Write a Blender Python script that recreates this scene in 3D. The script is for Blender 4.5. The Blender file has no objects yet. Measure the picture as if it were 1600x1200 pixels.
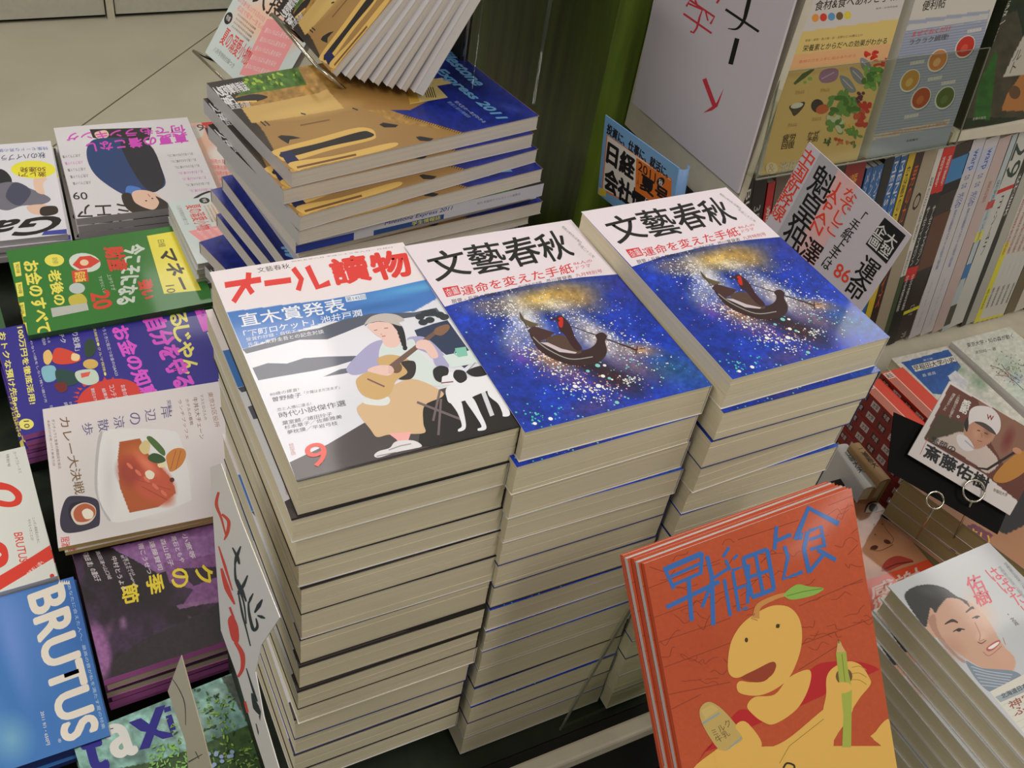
import bpy, math, random
import numpy as np
from mathutils import Matrix, Vector
from mathutils.geometry import tessellate_polygon
random.seed(7); RNG = np.random.default_rng(11)
S = bpy.context.scene; COL = S.collection
PI = math.pi

# ------------------------------------------------------------------ camera
CF = 1578.46
CP = np.array([-0.33827, -0.48366, 1.40392])
CR = np.array([[0.88993715, -0.43405137, 0.14004025], [-0.20353688, -0.65274652, -0.72972236], [0.40814778, 0.62090368, -0.66924884]])
cd = bpy.data.cameras.new('camera'); cam = bpy.data.objects.new('camera', cd); COL.objects.link(cam)
cd.sensor_width = 36.0; cd.lens = CF / 1600.0 * 36.0; cd.clip_start = 0.02; cd.clip_end = 50
m = Matrix([list(CR[0]), list(-CR[1]), list(-CR[2])]).transposed().to_4x4(); m.translation = Vector(CP)
cam.matrix_world = m; S.camera = cam
# ------------------------------------------------------------------ light
S.view_settings.view_transform = 'Standard'; S.view_settings.look = 'None'
S.view_settings.gamma = 1.0; S.view_settings.use_curve_mapping = False
S.view_settings.exposure = -0.12
w = bpy.data.worlds.new('world'); S.world = w; w.use_nodes = True
w.node_tree.nodes['Background'].inputs[0].default_value = (0.95, 0.93, 0.83, 1)
w.node_tree.nodes['Background'].inputs[1].default_value = 0.30
def ceiling_lamp(x, y, power, z=2.7, sx=0.30, sy=1.25, col=(1.0, 0.945, 0.895)):
    l = bpy.data.lights.new('ceiling_lamp', 'AREA'); l.shape = 'RECTANGLE'; l.size = sx; l.size_y = sy
    l.energy = power; l.color = col
    o = bpy.data.objects.new('ceiling_lamp', l); COL.objects.link(o); o.location = (x, y, z)
for x, y, p in ((0.35, 1.45, 26), (2.4, 1.0, 22), (-1.7, 1.2, 22), (0.3, -1.3, 23), (2.4, -1.6, 18), (-1.9, -.3, 18), (5.2, -5.2, 20), (0.35, 4.0, 16)):
    ceiling_lamp(x, y, p)

# ------------------------------------------------------------------ maths
def ray(px, py):
    v = np.array([(px - 800) / CF, (py - 600) / CF, 1.0]) @ CR
    return v / np.linalg.norm(v)
def onz(px, py, z): v = ray(px, py); return CP + v * ((z - CP[2]) / v[2])
def ony(px, py, y): v = ray(px, py); return CP + v * ((y - CP[1]) / v[1])
def pj(P):
    q = (np.atleast_2d(P) - CP) @ CR.T
    return np.c_[800 + CF * q[:, 0] / q[:, 2], 600 + CF * q[:, 1] / q[:, 2]]
def lin(c):
    c = np.asarray(c, float) / 255.0
    return np.where(c <= 0.04045, c / 12.92, ((c + 0.055) / 1.055) ** 2.4)
def frame(yaw, tilt, roll=0):
    yaw, tilt, roll = math.radians(yaw), math.radians(tilt), math.radians(roll)
    up = np.array([0, math.sin(tilt), math.cos(tilt)]); ex = np.array([1, 0, 0.])
    c, s = math.cos(roll), math.sin(roll); a = c * ex + s * up; b = -s * ex + c * up
    cy, sy = math.cos(yaw), math.sin(yaw); R = np.array([[cy, -sy, 0], [sy, cy, 0], [0, 0, 1]])
    return R @ a, R @ b
def mat(o, a, b):
    n = np.cross(a, b); M = Matrix(np.array([a, b, n]).T.tolist()).to_4x4(); M.translation = Vector(o); return M
def at_corner(P, W, H, yaw=0, tilt=90, roll=0, k='TL', dz=0.0):
    """matrix whose origin is the centre of a W x H face with corner k at P"""
    a, b = frame(yaw, tilt, roll); sx = {'L': 1, 'R': -1}[k[1]]; sy = {'T': -1, 'B': 1}[k[0]]
    return mat(np.array(P) + a * (sx * W / 2) + b * (sy * H / 2) + np.cross(a, b) * dz, a, b)

# ------------------------------------------------------------------ materials
MATS = {}
def material(name, col, rough=0.6, metal=0.0, coat=0.0, kind=None, spec=0.5):
    if name in MATS: return MATS[name]
    m = bpy.data.materials.new(name); m.use_nodes = True; nt = m.node_tree; b = nt.nodes['Principled BSDF']
    b.inputs['Roughness'].default_value = rough; b.inputs['Metallic'].default_value = metal
    b.inputs['Coat Weight'].default_value = coat; b.inputs['Coat Roughness'].default_value = 0.12
    b.inputs['Specular IOR Level'].default_value = spec
    c = tuple(lin(col)) + (1,); b.inputs['Base Color'].default_value = c
    N = nt.nodes.new; Lk = nt.links.new
    def noisecol(scale, detail, f0, f1, sc=(1, 1, 1), bump=0.0, dist=0.001):
        tc = N('ShaderNodeTexCoord'); mp = N('ShaderNodeMapping'); mp.inputs['Scale'].default_value = sc
        n = N('ShaderNodeTexNoise'); n.inputs['Scale'].default_value = scale; n.inputs['Detail'].default_value = detail
        r = N('ShaderNodeValToRGB'); r.color_ramp.elements[0].position = 0.3; r.color_ramp.elements[1].position = 0.7
        r.color_ramp.elements[0].color = tuple(x * f0 for x in c[:3]) + (1,); r.color_ramp.elements[1].color = tuple(min(1, x * f1) for x in c[:3]) + (1,)
        Lk(tc.outputs['Object'], mp.inputs[0]); Lk(mp.outputs[0], n.inputs['Vector']); Lk(n.outputs['Fac'], r.inputs[0]); Lk(r.outputs[0], b.inputs['Base Color'])
        if bump:
            bp = N('ShaderNodeBump'); bp.inputs['Strength'].default_value = bump; bp.inputs['Distance'].default_value = dist
            Lk(n.outputs['Fac'], bp.inputs['Height']); Lk(bp.outputs[0], b.inputs['Normal'])
    if kind == 'pages': noisecol(1.0, 3, 0.92, 1.03, (6, 6, 1700), 0.3, 0.0002)
    elif kind == 'wood': noisecol(3.0, 5, 0.55, 1.5, (14, 14, 1.2), 0.25, 0.001)
    elif kind == 'floor': noisecol(5.0, 6, 0.93, 1.05, (1, 1, 1), 0.03)
    elif kind == 'soft': noisecol(8.0, 4, 0.94, 1.04)
    elif kind == 'fine': noisecol(60.0, 3, 0.95, 1.04)
    MATS[name] = m; return m
def ink_material(name, rough, coat):
    m = bpy.data.materials.new(name); m.use_nodes = True; nt = m.node_tree; b = nt.nodes['Principled BSDF']
    a = nt.nodes.new('ShaderNodeVertexColor'); a.layer_name = 'Col'
    nt.links.new(a.outputs['Color'], b.inputs['Base Color'])
    b.inputs['Roughness'].default_value = rough; b.inputs['Coat Weight'].default_value = coat; b.inputs['Coat Roughness'].default_value = 0.07; b.inputs['Specular IOR Level'].default_value = 0.3
    return m
INK = ink_material('glossy_print', 0.5, 0.17); INKM = ink_material('matt_print', 0.6, 0.0)
def glass_material():
    m = bpy.data.materials.new('clear_acrylic'); m.use_nodes = True; nt = m.node_tree; nt.nodes.remove(nt.nodes['Principled BSDF'])
    t = nt.nodes.new('ShaderNodeBsdfTransparent'); t.inputs[0].default_value = (0.93, 0.95, 0.91, 1)
    g = nt.nodes.new('ShaderNodeBsdfGlossy'); g.inputs['Roughness'].default_value = 0.06
    x = nt.nodes.new('ShaderNodeMixShader'); x.inputs[0].default_value = 0.07
    nt.links.new(t.outputs[0], x.inputs[1]); nt.links.new(g.outputs[0], x.inputs[2]); nt.links.new(x.outputs[0], nt.nodes['Material Output'].inputs[0])
    MATS['acrylic'] = m; return m
ACR = glass_material()
PAGES = material('cream_page_edges', (220, 209, 180), 0.85, kind='pages')
PAGESW = material('white_page_edges', (214, 206, 196), 0.7, kind='pages')
WHITE = material('white_card', (228, 224, 218), 0.5)
STEEL = material('steel_wire', (190, 185, 170), 0.22, metal=1.0)

# ------------------------------------------------------------------ meshes
def mesh(name, verts, faces, mt, smooth=False):
    me = bpy.data.meshes.new(name); me.from_pydata([tuple(map(float, v)) for v in verts], [], faces); me.materials.append(mt)
    if smooth:
        for p in me.polygons: p.use_smooth = True
    me.update(); return me
def put(name, me, parent=None, M=None):
    o = bpy.data.objects.new(name, me); COL.objects.link(o)
    if parent is not None: o.parent = parent
    if M is not None: o.matrix_basis = M
    return o
def tag(o, label=None, cat=None, group=None, kind=None):
    if label: o['label'] = label
    if cat: o['category'] = cat
    if group: o['group'] = group
    if kind: o['kind'] = kind
    return o
def thing(name, label, cat, M=None, group=None):
    o = bpy.data.objects.new(name, None); COL.objects.link(o); o.empty_display_size = 0.02
    if M is not None: o.matrix_basis = M
    return tag(o, label, cat, group)
class MB:
    def __init__(s): s.v = []; s.f = []
    def box(s, x0, x1, y0, y1, z0, z1):
        n = len(s.v); s.v += [(x, y, z) for z in (z0, z1) for y in (y0, y1) for x in (x0, x1)]
        s.f += [tuple(n + i for i in q) for q in ((0, 2, 3, 1), (4, 5, 7, 6), (0, 1, 5, 4), (2, 6, 7, 3), (0, 4, 6, 2), (1, 3, 7, 5))]; return s
    def tube(s, pts, r, n=8):
        pts = [np.array(p, float) for p in pts]; rings = []
        for i, p in enumerate(pts):
            d = pts[min(i + 1, len(pts) - 1)] - pts[max(i - 1, 0)]; d /= np.linalg.norm(d)
            u = np.cross(d, (0, 0, 1.)); u = u / np.linalg.norm(u) if np.linalg.norm(u) > 1e-3 else np.array([1, 0, 0.])
            v = np.cross(d, u); b = len(s.v)
            for k in range(n): s.v.append(tuple(p + r * (math.cos(2 * PI * k / n) * u + math.sin(2 * PI * k / n) * v)))
            rings.append(b)
        for a, b in zip(rings, rings[1:]):
            for k in range(n): s.f.append((a + k, a + (k + 1) % n, b + (k + 1) % n, b + k))
        s.f.append(tuple(rings[0] + k for k in range(n))[::-1]); s.f.append(tuple(rings[-1] + k for k in range(n))); return s
    def prism(s, pts, y0, y1, axis='y'):
        n = len(s.v); m = len(pts)
        for y in (y0, y1):
            for a, b in pts: s.v.append((a, y, b) if axis == 'y' else ((a, b, y) if axis == 'z' else (y, a, b)))
        s.f.append(tuple(n + i for i in range(m))[::-1]); s.f.append(tuple(n + m + i for i in range(m)))
        for i in range(m): s.f.append((n + i, n + (i + 1) % m, n + m + (i + 1) % m, n + m + i))
        return s
    def mesh(s, name, mt, smooth=False): return mesh(name, s.v, s.f, mt, smooth)
def bevel(o, w=0.002, n=2):
    md = o.modifiers.new('soft_edge', 'BEVEL'); md.width = w; md.segments = n; md.limit_method = 'ANGLE'

# ------------------------------------------------------------------ print: flat ink on a cover
_G = {}
def glyphs(s, bold=0.0, res=2, vertical=False, italic=0.0):
    key = (s, res, vertical, italic)
    if key in _G: return _G[key]
    cu = bpy.data.curves.new('g', 'FONT'); cu.body = '\n'.join(s) if vertical else s
    cu.resolution_u = res; cu.shear = italic
    cu.space_line = 0.92 if not vertical else 0.86
    if vertical: cu.align_x = 'CENTER'
    o = bpy.data.objects.new('g', cu); me = o.to_mesh()
    V = np.array([v.co[:2] for v in me.vertices]) if len(me.vertices) else np.zeros((3, 2)); T = []
    for p in me.polygons:
        q = list(p.vertices)
        for i in range(1, len(q) - 1): T.append((q[0], q[i], q[i + 1]))
    o.to_mesh_clear(); bpy.data.objects.remove(o); bpy.data.curves.remove(cu)
    if not T: T = [(0, 1, 2)]
    lo = V.min(0); hi = V.max(0); V = (V - lo) / np.maximum(hi - lo, 1e-6); V[:, 1] = 1 - V[:, 1]
    _G[key] = (V, np.array(T)); return _G[key]
def homog(src, dst):
    A = []
    for (x, y), (u, v) in zip(src, dst):
        A.append([x, y, 1, 0, 0, 0, -u * x, -u * y, -u]); A.append([0, 0, 0, x, y, 1, -v * x, -v * y, -v])
    return np.linalg.svd(np.array(A))[2][-1].reshape(3, 3)
def happ(H, P):
    P = np.atleast_2d(P).astype(float); q = np.c_[P, np.ones(len(P))] @ H.T; return q[:, :2] / q[:, 2:]
def vnoise(X, Y, seed=0, octv=4):
    r = np.random.default_rng(seed); out = np.zeros_like(X); amp = 1.0; tot = 0
    for k in range(octv):
        g = r.random((64, 64)); x = X * 2 ** k; y = Y * 2 ** k
        xi = np.floor(x).astype(int); yi = np.floor(y).astype(int); fx = x - xi; fy = y - yi
        fx = fx * fx * (3 - 2 * fx); fy = fy * fy * (3 - 2 * fy)
        a = g[yi % 64, xi % 64]; b = g[yi % 64, (xi + 1) % 64]; c = g[(yi + 1) % 64, xi % 64]; d = g[(yi + 1) % 64, (xi + 1) % 64]
        out += amp * ((a * (1 - fx) + b * fx) * (1 - fy) + (c * (1 - fx) + d * fx) * fy); tot += amp; amp *= 0.5
    return out / tot
class Art:
    """ink on a W x H face; points are measured on a rectified look at the cover through the quad of its corners"""
    def __init__(s, W, H, quad=None, crop=(0, 0, 1), M=None, gain=1.12):
        s.W, s.H, s.gain = W, H, gain
        cor = [(-W / 2, H / 2), (W / 2, H / 2), (W / 2, -H / 2), (-W / 2, -H / 2)]
        if quad is None:
            if M is None: quad = [(0, 0), (W * 1000, 0), (W * 1000, H * 1000), (0, H * 1000)]      # millimetres from top left
            else:
                P = np.array([tuple(M @ Vector((x, y, 0))) for x, y in cor]); q = pj(P)
                quad = [((a - crop[0]) * crop[2], (b - crop[1]) * crop[2]) for a, b in q]
        s.q = quad; s.Hm = homog(quad, cor); s.Hi = homog(cor, quad)
        s.V = []; s.T = []; s.C = []; s.n = 0; s.k = 0; s.R = None
    def col(s, c): return np.minimum(lin(c) * s.gain, 0.9)
    def _add(s, xy, T, c, keep=True):
        xy = np.asarray(xy); T = np.asarray(T); hw, hh = s.W / 2, s.H / 2
        if keep:
            cen = xy[T].mean(1); ok = (abs(cen[:, 0]) < hw) & (abs(cen[:, 1]) < hh); T = T[ok]
            if not len(T): return
            xy = np.c_[np.clip(xy[:, 0], -hw, hw), np.clip(xy[:, 1], -hh, hh)]
        s.k += 1
        s.V.append(np.c_[xy, np.full(len(xy), s.k * 0.0000022)]); s.T.append(T + s.n); s.C.append(np.repeat(np.append(s.col(c), 1.0)[None], len(T) * 3, 0)); s.n += len(xy)
    def _clip(s, P):
        P = [tuple(p) for p in P]
        for ax, sg, lim in ((0, 1, s.W / 2), (0, -1, s.W / 2), (1, 1, s.H / 2), (1, -1, s.H / 2)):
            out = []
            for i in range(len(P)):
                a, b = P[i - 1], P[i]; da, db = lim - sg * a[ax], lim - sg * b[ax]
                if (da >= 0) != (db >= 0):
                    t = da / (da - db); out.append((a[0] + t * (b[0] - a[0]), a[1] + t * (b[1] - a[1])))
                if db >= 0: out.append(b)
            P = out
            if len(P) < 3: return None
        return P
    def poly(s, pts, c):
        P = s._clip(happ(s.Hm, pts))
        if P is None: return s
        T = tessellate_polygon([[Vector((x, y, 0)) for x, y in P]])
        if not T: return s
        a = np.array(P); T = np.array(T)
        d = np.cross(a[T[:, 1]] - a[T[:, 0]], a[T[:, 2]] - a[T[:, 0]]); T[d < 0] = T[d < 0][:, ::-1]
        s._add(a, T, c, False); return s
    def blob(s, cx, cy, rx, ry, c, ang=0, n=20):
        t = np.linspace(0, 2 * PI, n, endpoint=False); a = math.radians(ang)
        x = rx * np.cos(t); y = ry * np.sin(t)
        return s.poly(np.c_[cx + x * math.cos(a) - y * math.sin(a), cy + x * math.sin(a) + y * math.cos(a)], c)
    def smooth(s, pts, c, n=5):
        return s.poly(catmull(pts, True, n), c)
    def stroke(s, pts, w, c, curve=False):
        P = np.array(catmull(pts, False, 5) if curve else pts, float)
        d = np.gradient(P, axis=0); d /= np.maximum(np.linalg.norm(d, axis=1)[:, None], 1e-6); nrm = np.c_[-d[:, 1], d[:, 0]]
        ww = np.asarray(w, float) if np.ndim(w) else np.full(len(P), w); ww = np.interp(np.linspace(0, 1, len(P)), np.linspace(0, 1, len(ww)), ww) if len(ww) != len(P) else ww
        for i in range(len(P) - 1):
            s.poly([P[i] - nrm[i] * ww[i] / 2, P[i + 1] - nrm[i + 1] * ww[i + 1] / 2, P[i + 1] + nrm[i + 1] * ww[i + 1] / 2, P[i] + nrm[i] * ww[i] / 2], c); s.k -= 1
        s.k += 1; return s
    def text(s, t, TL, TR, BL, c, bold=0.015, res=2, vertical=False, italic=0.0, back=None, pad=0.12):
        TL, TR, BL = map(np.array, (TL, TR, BL)); ex = TR - TL; ey = BL - TL
        if back is not None:
            p = pad; l1 = np.linalg.norm(ex); l2 = np.linalg.norm(ey); m_ = p * min(l1, l2); a = ex / l1 * m_; b = ey / l2 * m_
            s.poly([TL - a - b, TR + a - b, TR + ey + a + b, BL - a + b], back)
        V, T = glyphs(t, bold, res, vertical, italic)
        n = max(1, len(t.split('\n')[0])); em = np.linalg.norm(ey) if not vertical else np.linalg.norm(ex)
        if bold <= 0.006: sh = [(0, 0)]
        elif bold <= 0.016: sh = [(-.5, 0), (.5, 0)]
        else: sh = [(-1, -1), (1, -1), (1, 1), (-1, 1)] + ([(0, 0), (0, -1.4), (1.4, 0), (0, 1.4), (-1.4, 0)] if bold > .03 else [])
        bb = bold * (0.42 if bold <= .03 else .62); u1 = ex / np.linalg.norm(ex) * em * bb; u2 = ey / np.linalg.norm(ey) * em * bb
        for dx, dy in sh:
            s._add(happ(s.Hm, TL + V[:, :1] * ex + V[:, 1:] * ey + dx * u1 + dy * u2), T, c)
        return s
    def dots(s, pts, r, c, n=6):
        xy = happ(s.Hm, pts); V = []; T = []
        r = np.broadcast_to(r, (len(xy),))
        for (x, y), q in zip(xy, r):
            if abs(x) > s.W / 2 - q or abs(y) > s.H / 2 - q: continue
            b = len(V); V += [(x + q * math.cos(2 * PI * i / n), y + q * math.sin(2 * PI * i / n)) for i in range(n)]; T += [(b, b + i, b + i + 1) for i in range(1, n - 1)]
        if V: s._add(V, T, c, False)
        return s
    # soft picture on a fine grid
    def canvas(s, c, res=0.0012):
        s.nx = int(s.W / res) + 1; s.ny = int(s.H / res) + 1
        X, Y = np.meshgrid(np.linspace(-s.W / 2, s.W / 2, s.nx), np.linspace(s.H / 2, -s.H / 2, s.ny)); s.X, s.Y = X, Y
        q = happ(s.Hi, np.c_[X.ravel(), Y.ravel()]); s.PX = q[:, 0].reshape(X.shape); s.PY = q[:, 1].reshape(X.shape)
        s.R = np.zeros(X.shape + (3,)); s.R[:] = np.array(c, float); return s
    def mix(s, mask, c):
        s.R += (np.array(c, float) - s.R) * np.clip(mask, 0, 1)[..., None]; return s
    def soft(s, cx, cy, rx, ry, c, a=1.0, ang=0, f=0.5):
        t = math.radians(ang); dx = s.PX - cx; dy = s.PY - cy
        u = (dx * math.cos(t) + dy * math.sin(t)) / rx; v = (-dx * math.sin(t) + dy * math.cos(t)) / ry
        return s.mix(a * np.clip((1 - np.sqrt(u * u + v * v)) / f + 0.0, 0, 1), c)
    def fill(s, pts, c, a=1.0):
        P = np.array(pts, float); ins = np.zeros(s.PX.shape, bool)
        for i in range(len(P)):
            x1, y1 = P[i - 1]; x2, y2 = P[i]
            cnd = ((y1 > s.PY) != (y2 > s.PY)) & (s.PX < (x2 - x1) * (s.PY - y1) / (y2 - y1 + 1e-9) + x1); ins ^= cnd
        return s.mix(ins * a, c)
    def noise(s, scale, amt, seed=1, c=None):
        n = vnoise(s.PX / scale + 50, s.PY / scale + 50, seed)
        if c is None: s.R *= (1 + amt * (n - 0.5) * 2)[..., None]
        else: s.mix(np.clip((n - 0.5) * 6 + 0.5, 0, 1) * amt, c)
        return s
    def mesh(s, name='cover_art', mt=None):
        V = list(s.V); T = list(s.T); C = list(s.C); n = s.n
        if s.R is not None:
            V.append(np.c_[s.X.ravel(), s.Y.ravel(), np.zeros(s.X.size)]); i = np.arange(s.X.size).reshape(s.X.shape)
            a, b, c, d = i[:-1, :-1].ravel(), i[:-1, 1:].ravel(), i[1:, 1:].ravel(), i[1:, :-1].ravel()
            t = np.r_[np.c_[a, d, c], np.c_[a, c, b]]
            rgb = np.minimum(lin(np.clip(s.R.reshape(-1, 3), 0, 255)) * s.gain, 0.9); rgb = np.c_[rgb, np.ones(len(rgb))]
            T.append(t + n); C.append(rgb[t.ravel()]); n += s.X.size
        V = np.concatenate(V); T = np.concatenate(T).astype(np.int32); C = np.concatenate(C)
        a, b, c = V[T[:, 0]], V[T[:, 1]], V[T[:, 2]]
        fl = ((b - a)[:, 0] * (c - a)[:, 1] - (b - a)[:, 1] * (c - a)[:, 0]) < 0
        T[fl] = T[fl][:, ::-1]; C = C.reshape(-1, 3, 4); C[fl] = C[fl][:, ::-1]; C = C.reshape(-1, 4)
        me = bpy.data.meshes.new(name); me.vertices.add(len(V)); me.vertices.foreach_set('co', V.astype(np.float32).ravel())
        me.loops.add(T.size); me.loops.foreach_set('vertex_index', T.ravel()); me.polygons.add(len(T))
        me.polygons.foreach_set('loop_start', np.arange(0, T.size, 3, dtype=np.int32)); me.polygons.foreach_set('loop_total', np.full(len(T), 3, np.int32))
        at = me.color_attributes.new('Col', 'FLOAT_COLOR', 'CORNER'); at.data.foreach_set('color', C.astype(np.float32).ravel())
        me.update(); me.validate(); me.materials.append(mt or INK); return me
def catmull(pts, closed, n):
    P = [np.array(p, float) for p in pts]; out = []; N = len(P); rng_ = range(N) if closed else range(N - 1)
    for i in rng_:
        a = P[(i - 1) % N] if closed or i > 0 else P[i]; b = P[i]; c = P[(i + 1) % N]; d = P[(i + 2) % N] if closed or i + 2 < N else c
        for k in range(n):
            t = k / n; out.append(0.5 * (2 * b + (c - a) * t + (2 * a - 5 * b + 4 * c - d) * t * t + (-a + 3 * b - 3 * c + d) * t ** 3))
    if not closed: out.append(P[-1])
    return out

# ------------------------------------------------------------------ books
_PB = {}
def page_block_mesh(W, H, T, pm, seed, n=None, jit=0.00028):
    key = (W, H, T, pm.name, seed)
    if key in _PB: return _PB[key]
    r = random.Random(seed); n = n or max(3, int(T / 0.0035)); mb = MB(); z = 0.0
    cuts = sorted(r.random() for _ in range(n - 1)); cuts = [0] + cuts + [1]
    for a, b in zip(cuts, cuts[1:]):
        if b - a < 0.02: continue
        j = [r.uniform(0, jit) for _ in range(4)]
        mb.box(-W / 2 + j[0], W / 2 - j[1], -H / 2 + j[2], H / 2 - j[3], -T + a * T, -T + b * T)
    _PB[key] = mb.mesh('page_block', pm); return _PB[key]
_CV = {}
def book(name, label, cat, M, W, H, T, art=None, pm=None, cover=None, spine='R', group=None, seed=0, over=0.0006, ct=0.00035, extra=None):
    """face at local z=0, body below it; cover wraps face, back and the spine side"""
    pm = pm or PAGES; cover = cover or WHITE
    t = thing(name, label, cat, M, group)
    ins = over; k2 = ct
    pb = page_block_mesh(round(W - 2 * ins, 5), round(H - 2 * ins, 5), round(T - 2 * k2, 5), pm, seed % 4)
    put('page_block', pb, t, Matrix.Translation((0, 0, -k2)))
    key = (round(W, 5), round(H, 5), round(T, 5), cover.name, spine)
    if key not in _CV:
        mb = MB(); mb.box(-W / 2, W / 2, -H / 2, H / 2, -k2, 0); mb.box(-W / 2, W / 2, -H / 2, H / 2, -T, -T + k2)
        e = 0.0002
        if spine == 'R': mb.box(W / 2 - ins + e, W / 2, -H / 2, H / 2, -T + k2, -k2)
        if spine == 'L': mb.box(-W / 2, -W / 2 + ins - e, -H / 2, H / 2, -T + k2, -k2)
        if spine == 'B': mb.box(-W / 2, W / 2, -H / 2, -H / 2 + ins - e, -T + k2, -k2)
        if spine == 'T': mb.box(-W / 2, W / 2, H / 2 - ins + e, H / 2, -T + k2, -k2)
        _CV[key] = mb.mesh('cover', cover)
    put('cover', _CV[key], t)
    if art is not None: put('cover_art', art, t, Matrix.Translation((0, 0, 0.00005)))
    return t
ORD = ['topmost', 'second from the top', 'third from the top', 'fourth from the top', 'fifth from the top', 'sixth from the top', 'seventh from the top', 'eighth from the top', 'ninth from the top', 'tenth from the top', 'eleventh from the top', 'twelfth from the top', 'thirteenth from the top', 'fourteenth from the top', 'fifteenth from the top', 'sixteenth from the top']
def flat(x, y, z, yaw=0): a, b = frame(yaw, 90, 0); return mat((x, y, z), a, b)
def box_thing(name, label, cat, mt, dims, kind=None, bev=0.002, parent=None):
    o = put(name, MB().box(*dims).mesh(name, mt), parent)
    if label or kind: tag(o, label, cat, None, kind)
    if bev: bevel(o, bev)
    return o

# ================================================================== setting
GREY = material('grey_floor_vinyl', (176, 170, 150), 0.45, kind='floor')
SEAM = material('brown_floor_seam', (110, 92, 60), 0.8)
CREAM = material('cream_painted_metal', (196, 190, 168), 0.5, kind='fine')
KICK = material('grey_kick_board', (186, 182, 168), 0.5, kind='fine')
BLACK = material('black_gap', (16, 16, 14), 0.7)  # black put in for the shade of gaps and recesses
GREEN = material('dark_green_stained_wood', (84, 104, 28), 0.5, kind='wood')
GREEN2 = material('very_dark_green_shelf', (24, 34, 16), 0.6, kind='wood')
SHELF = material('cream_shelf', (208, 200, 180), 0.5, kind='fine')

fl = put('floor', MB().box(-6, 7, -5, 7, -0.06, -0.006).mesh('floor', SEAM)); tag(fl, kind='structure')
fa = math.radians(47.3); s0 = np.array([-0.124, 2.038]); fd = np.array([math.cos(fa), math.sin(fa)]); fn = np.array([-fd[1], fd[0]])
sheet = None
for i in range(-2, 3):
    for j in range(-2, 3):
        if sheet is None: sheet = MB().box(0.0025, 1.8 - 0.0025, 0.0025, 1.8 - 0.0025, -0.006, 0).mesh('floor_sheet', GREY)
        o = put('floor_sheet', sheet, fl); p = s0 + fd * (i * 1.8 - 0.9) + fn * (j * 1.8)
        o.matrix_basis = Matrix.Translation((p[0], p[1], 0)) @ Matrix.Rotation(fa, 4, 'Z')
wb = put('wall_back', MB().box(-4, 5, 3.9, 4.0, 0, 3).mesh('wall_back', CREAM)); tag(wb, kind='structure')
# low cabinets along the far aisle
for k, (x0, x1, lab) in enumerate(((-1.75, 0.042, 'cream low cabinet with grey kick board, left of the joint'), (0.066, 1.9, 'cream low cabinet with grey kick board, right of the joint'))):
    t = thing('low_cabinet', lab, 'cabinet', Matrix.Translation((x0, 2.65, 0)), 'low cabinets along the far aisle'); L = x1 - x0
    put('body', MB().box(0, L, 0, 0.55, 0.105, 0.85).mesh('body', CREAM), t)
    put('kick_board', MB().box(0.003, L - 0.003, 0.004, 0.4, 0.012, 0.103).mesh('kick_board', KICK), t)
    put('gap_shade_strip', MB().box(0.003, L - 0.003, 0.02, 0.4, 0.0, 0.0115).mesh('gap_shade_strip', BLACK), t)  # black strip standing in for the shaded gap below the kick board
o = put('cabinet_post', MB().box(0.0435, 0.0645, 2.646, 2.9, 0.0, 0.86).mesh('cabinet_post', CREAM)); tag(o, 'narrow cream upright between the two low cabinets', 'post')

# display table: low dark tier on the left, raised tier under the thick piles
TZ = 0.524; LZ = 0.30
t = thing('display_table', 'dark green stepped display table under the magazine piles', 'display table')
put('low_tier', MB().box(-1.3, -0.075, -0.75, 1.42, 0.0, LZ).mesh('low_tier', GREEN2), t)
put('back_tier', MB().box(-0.0745, 0.36, 0.60, 1.42, 0.0, LZ).mesh('back_tier', GREEN2), t)
put('raised_tier', MB().box(-0.226, 0.2355, -0.126, 0.135, LZ + 0.0005, TZ).mesh('raised_tier', GREEN2), t)
put('lower_body', MB().box(-0.0745, 0.235, -0.126, 0.599, 0, LZ).mesh('lower_body', GREEN2), t)
put('rear_platform', MB().box(-0.085, 0.30, 0.33, 0.59, LZ + 0.0005, 0.62).mesh('rear_platform', GREEN2), t)
put('recess_shade', MB().box(-0.226, 0.2355, -0.149, -0.1265, 0.405, 0.5235).mesh('recess_shade', BLACK), t)  # black block painted as the shade in the recess below the lip
put('low_ledge', MB().box(-.226, .236, -.75, -.1495, .0, .40).mesh('low_ledge', GREEN2), t)
o = put('front_lip', MB().box(-0.10, 0.2355, -0.166, -0.150, 0.545, 0.562).mesh('front_lip', SHELF), t); bevel(o, 0.003)
# pillar
pl = put('green_pillar_1', MB().box(0.326, 0.95, 0.455, 1.35, 0, 2.6).mesh('green_pillar_1', GREEN)); tag(pl, kind='structure'); bevel(pl, 0.002, 1)

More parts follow.
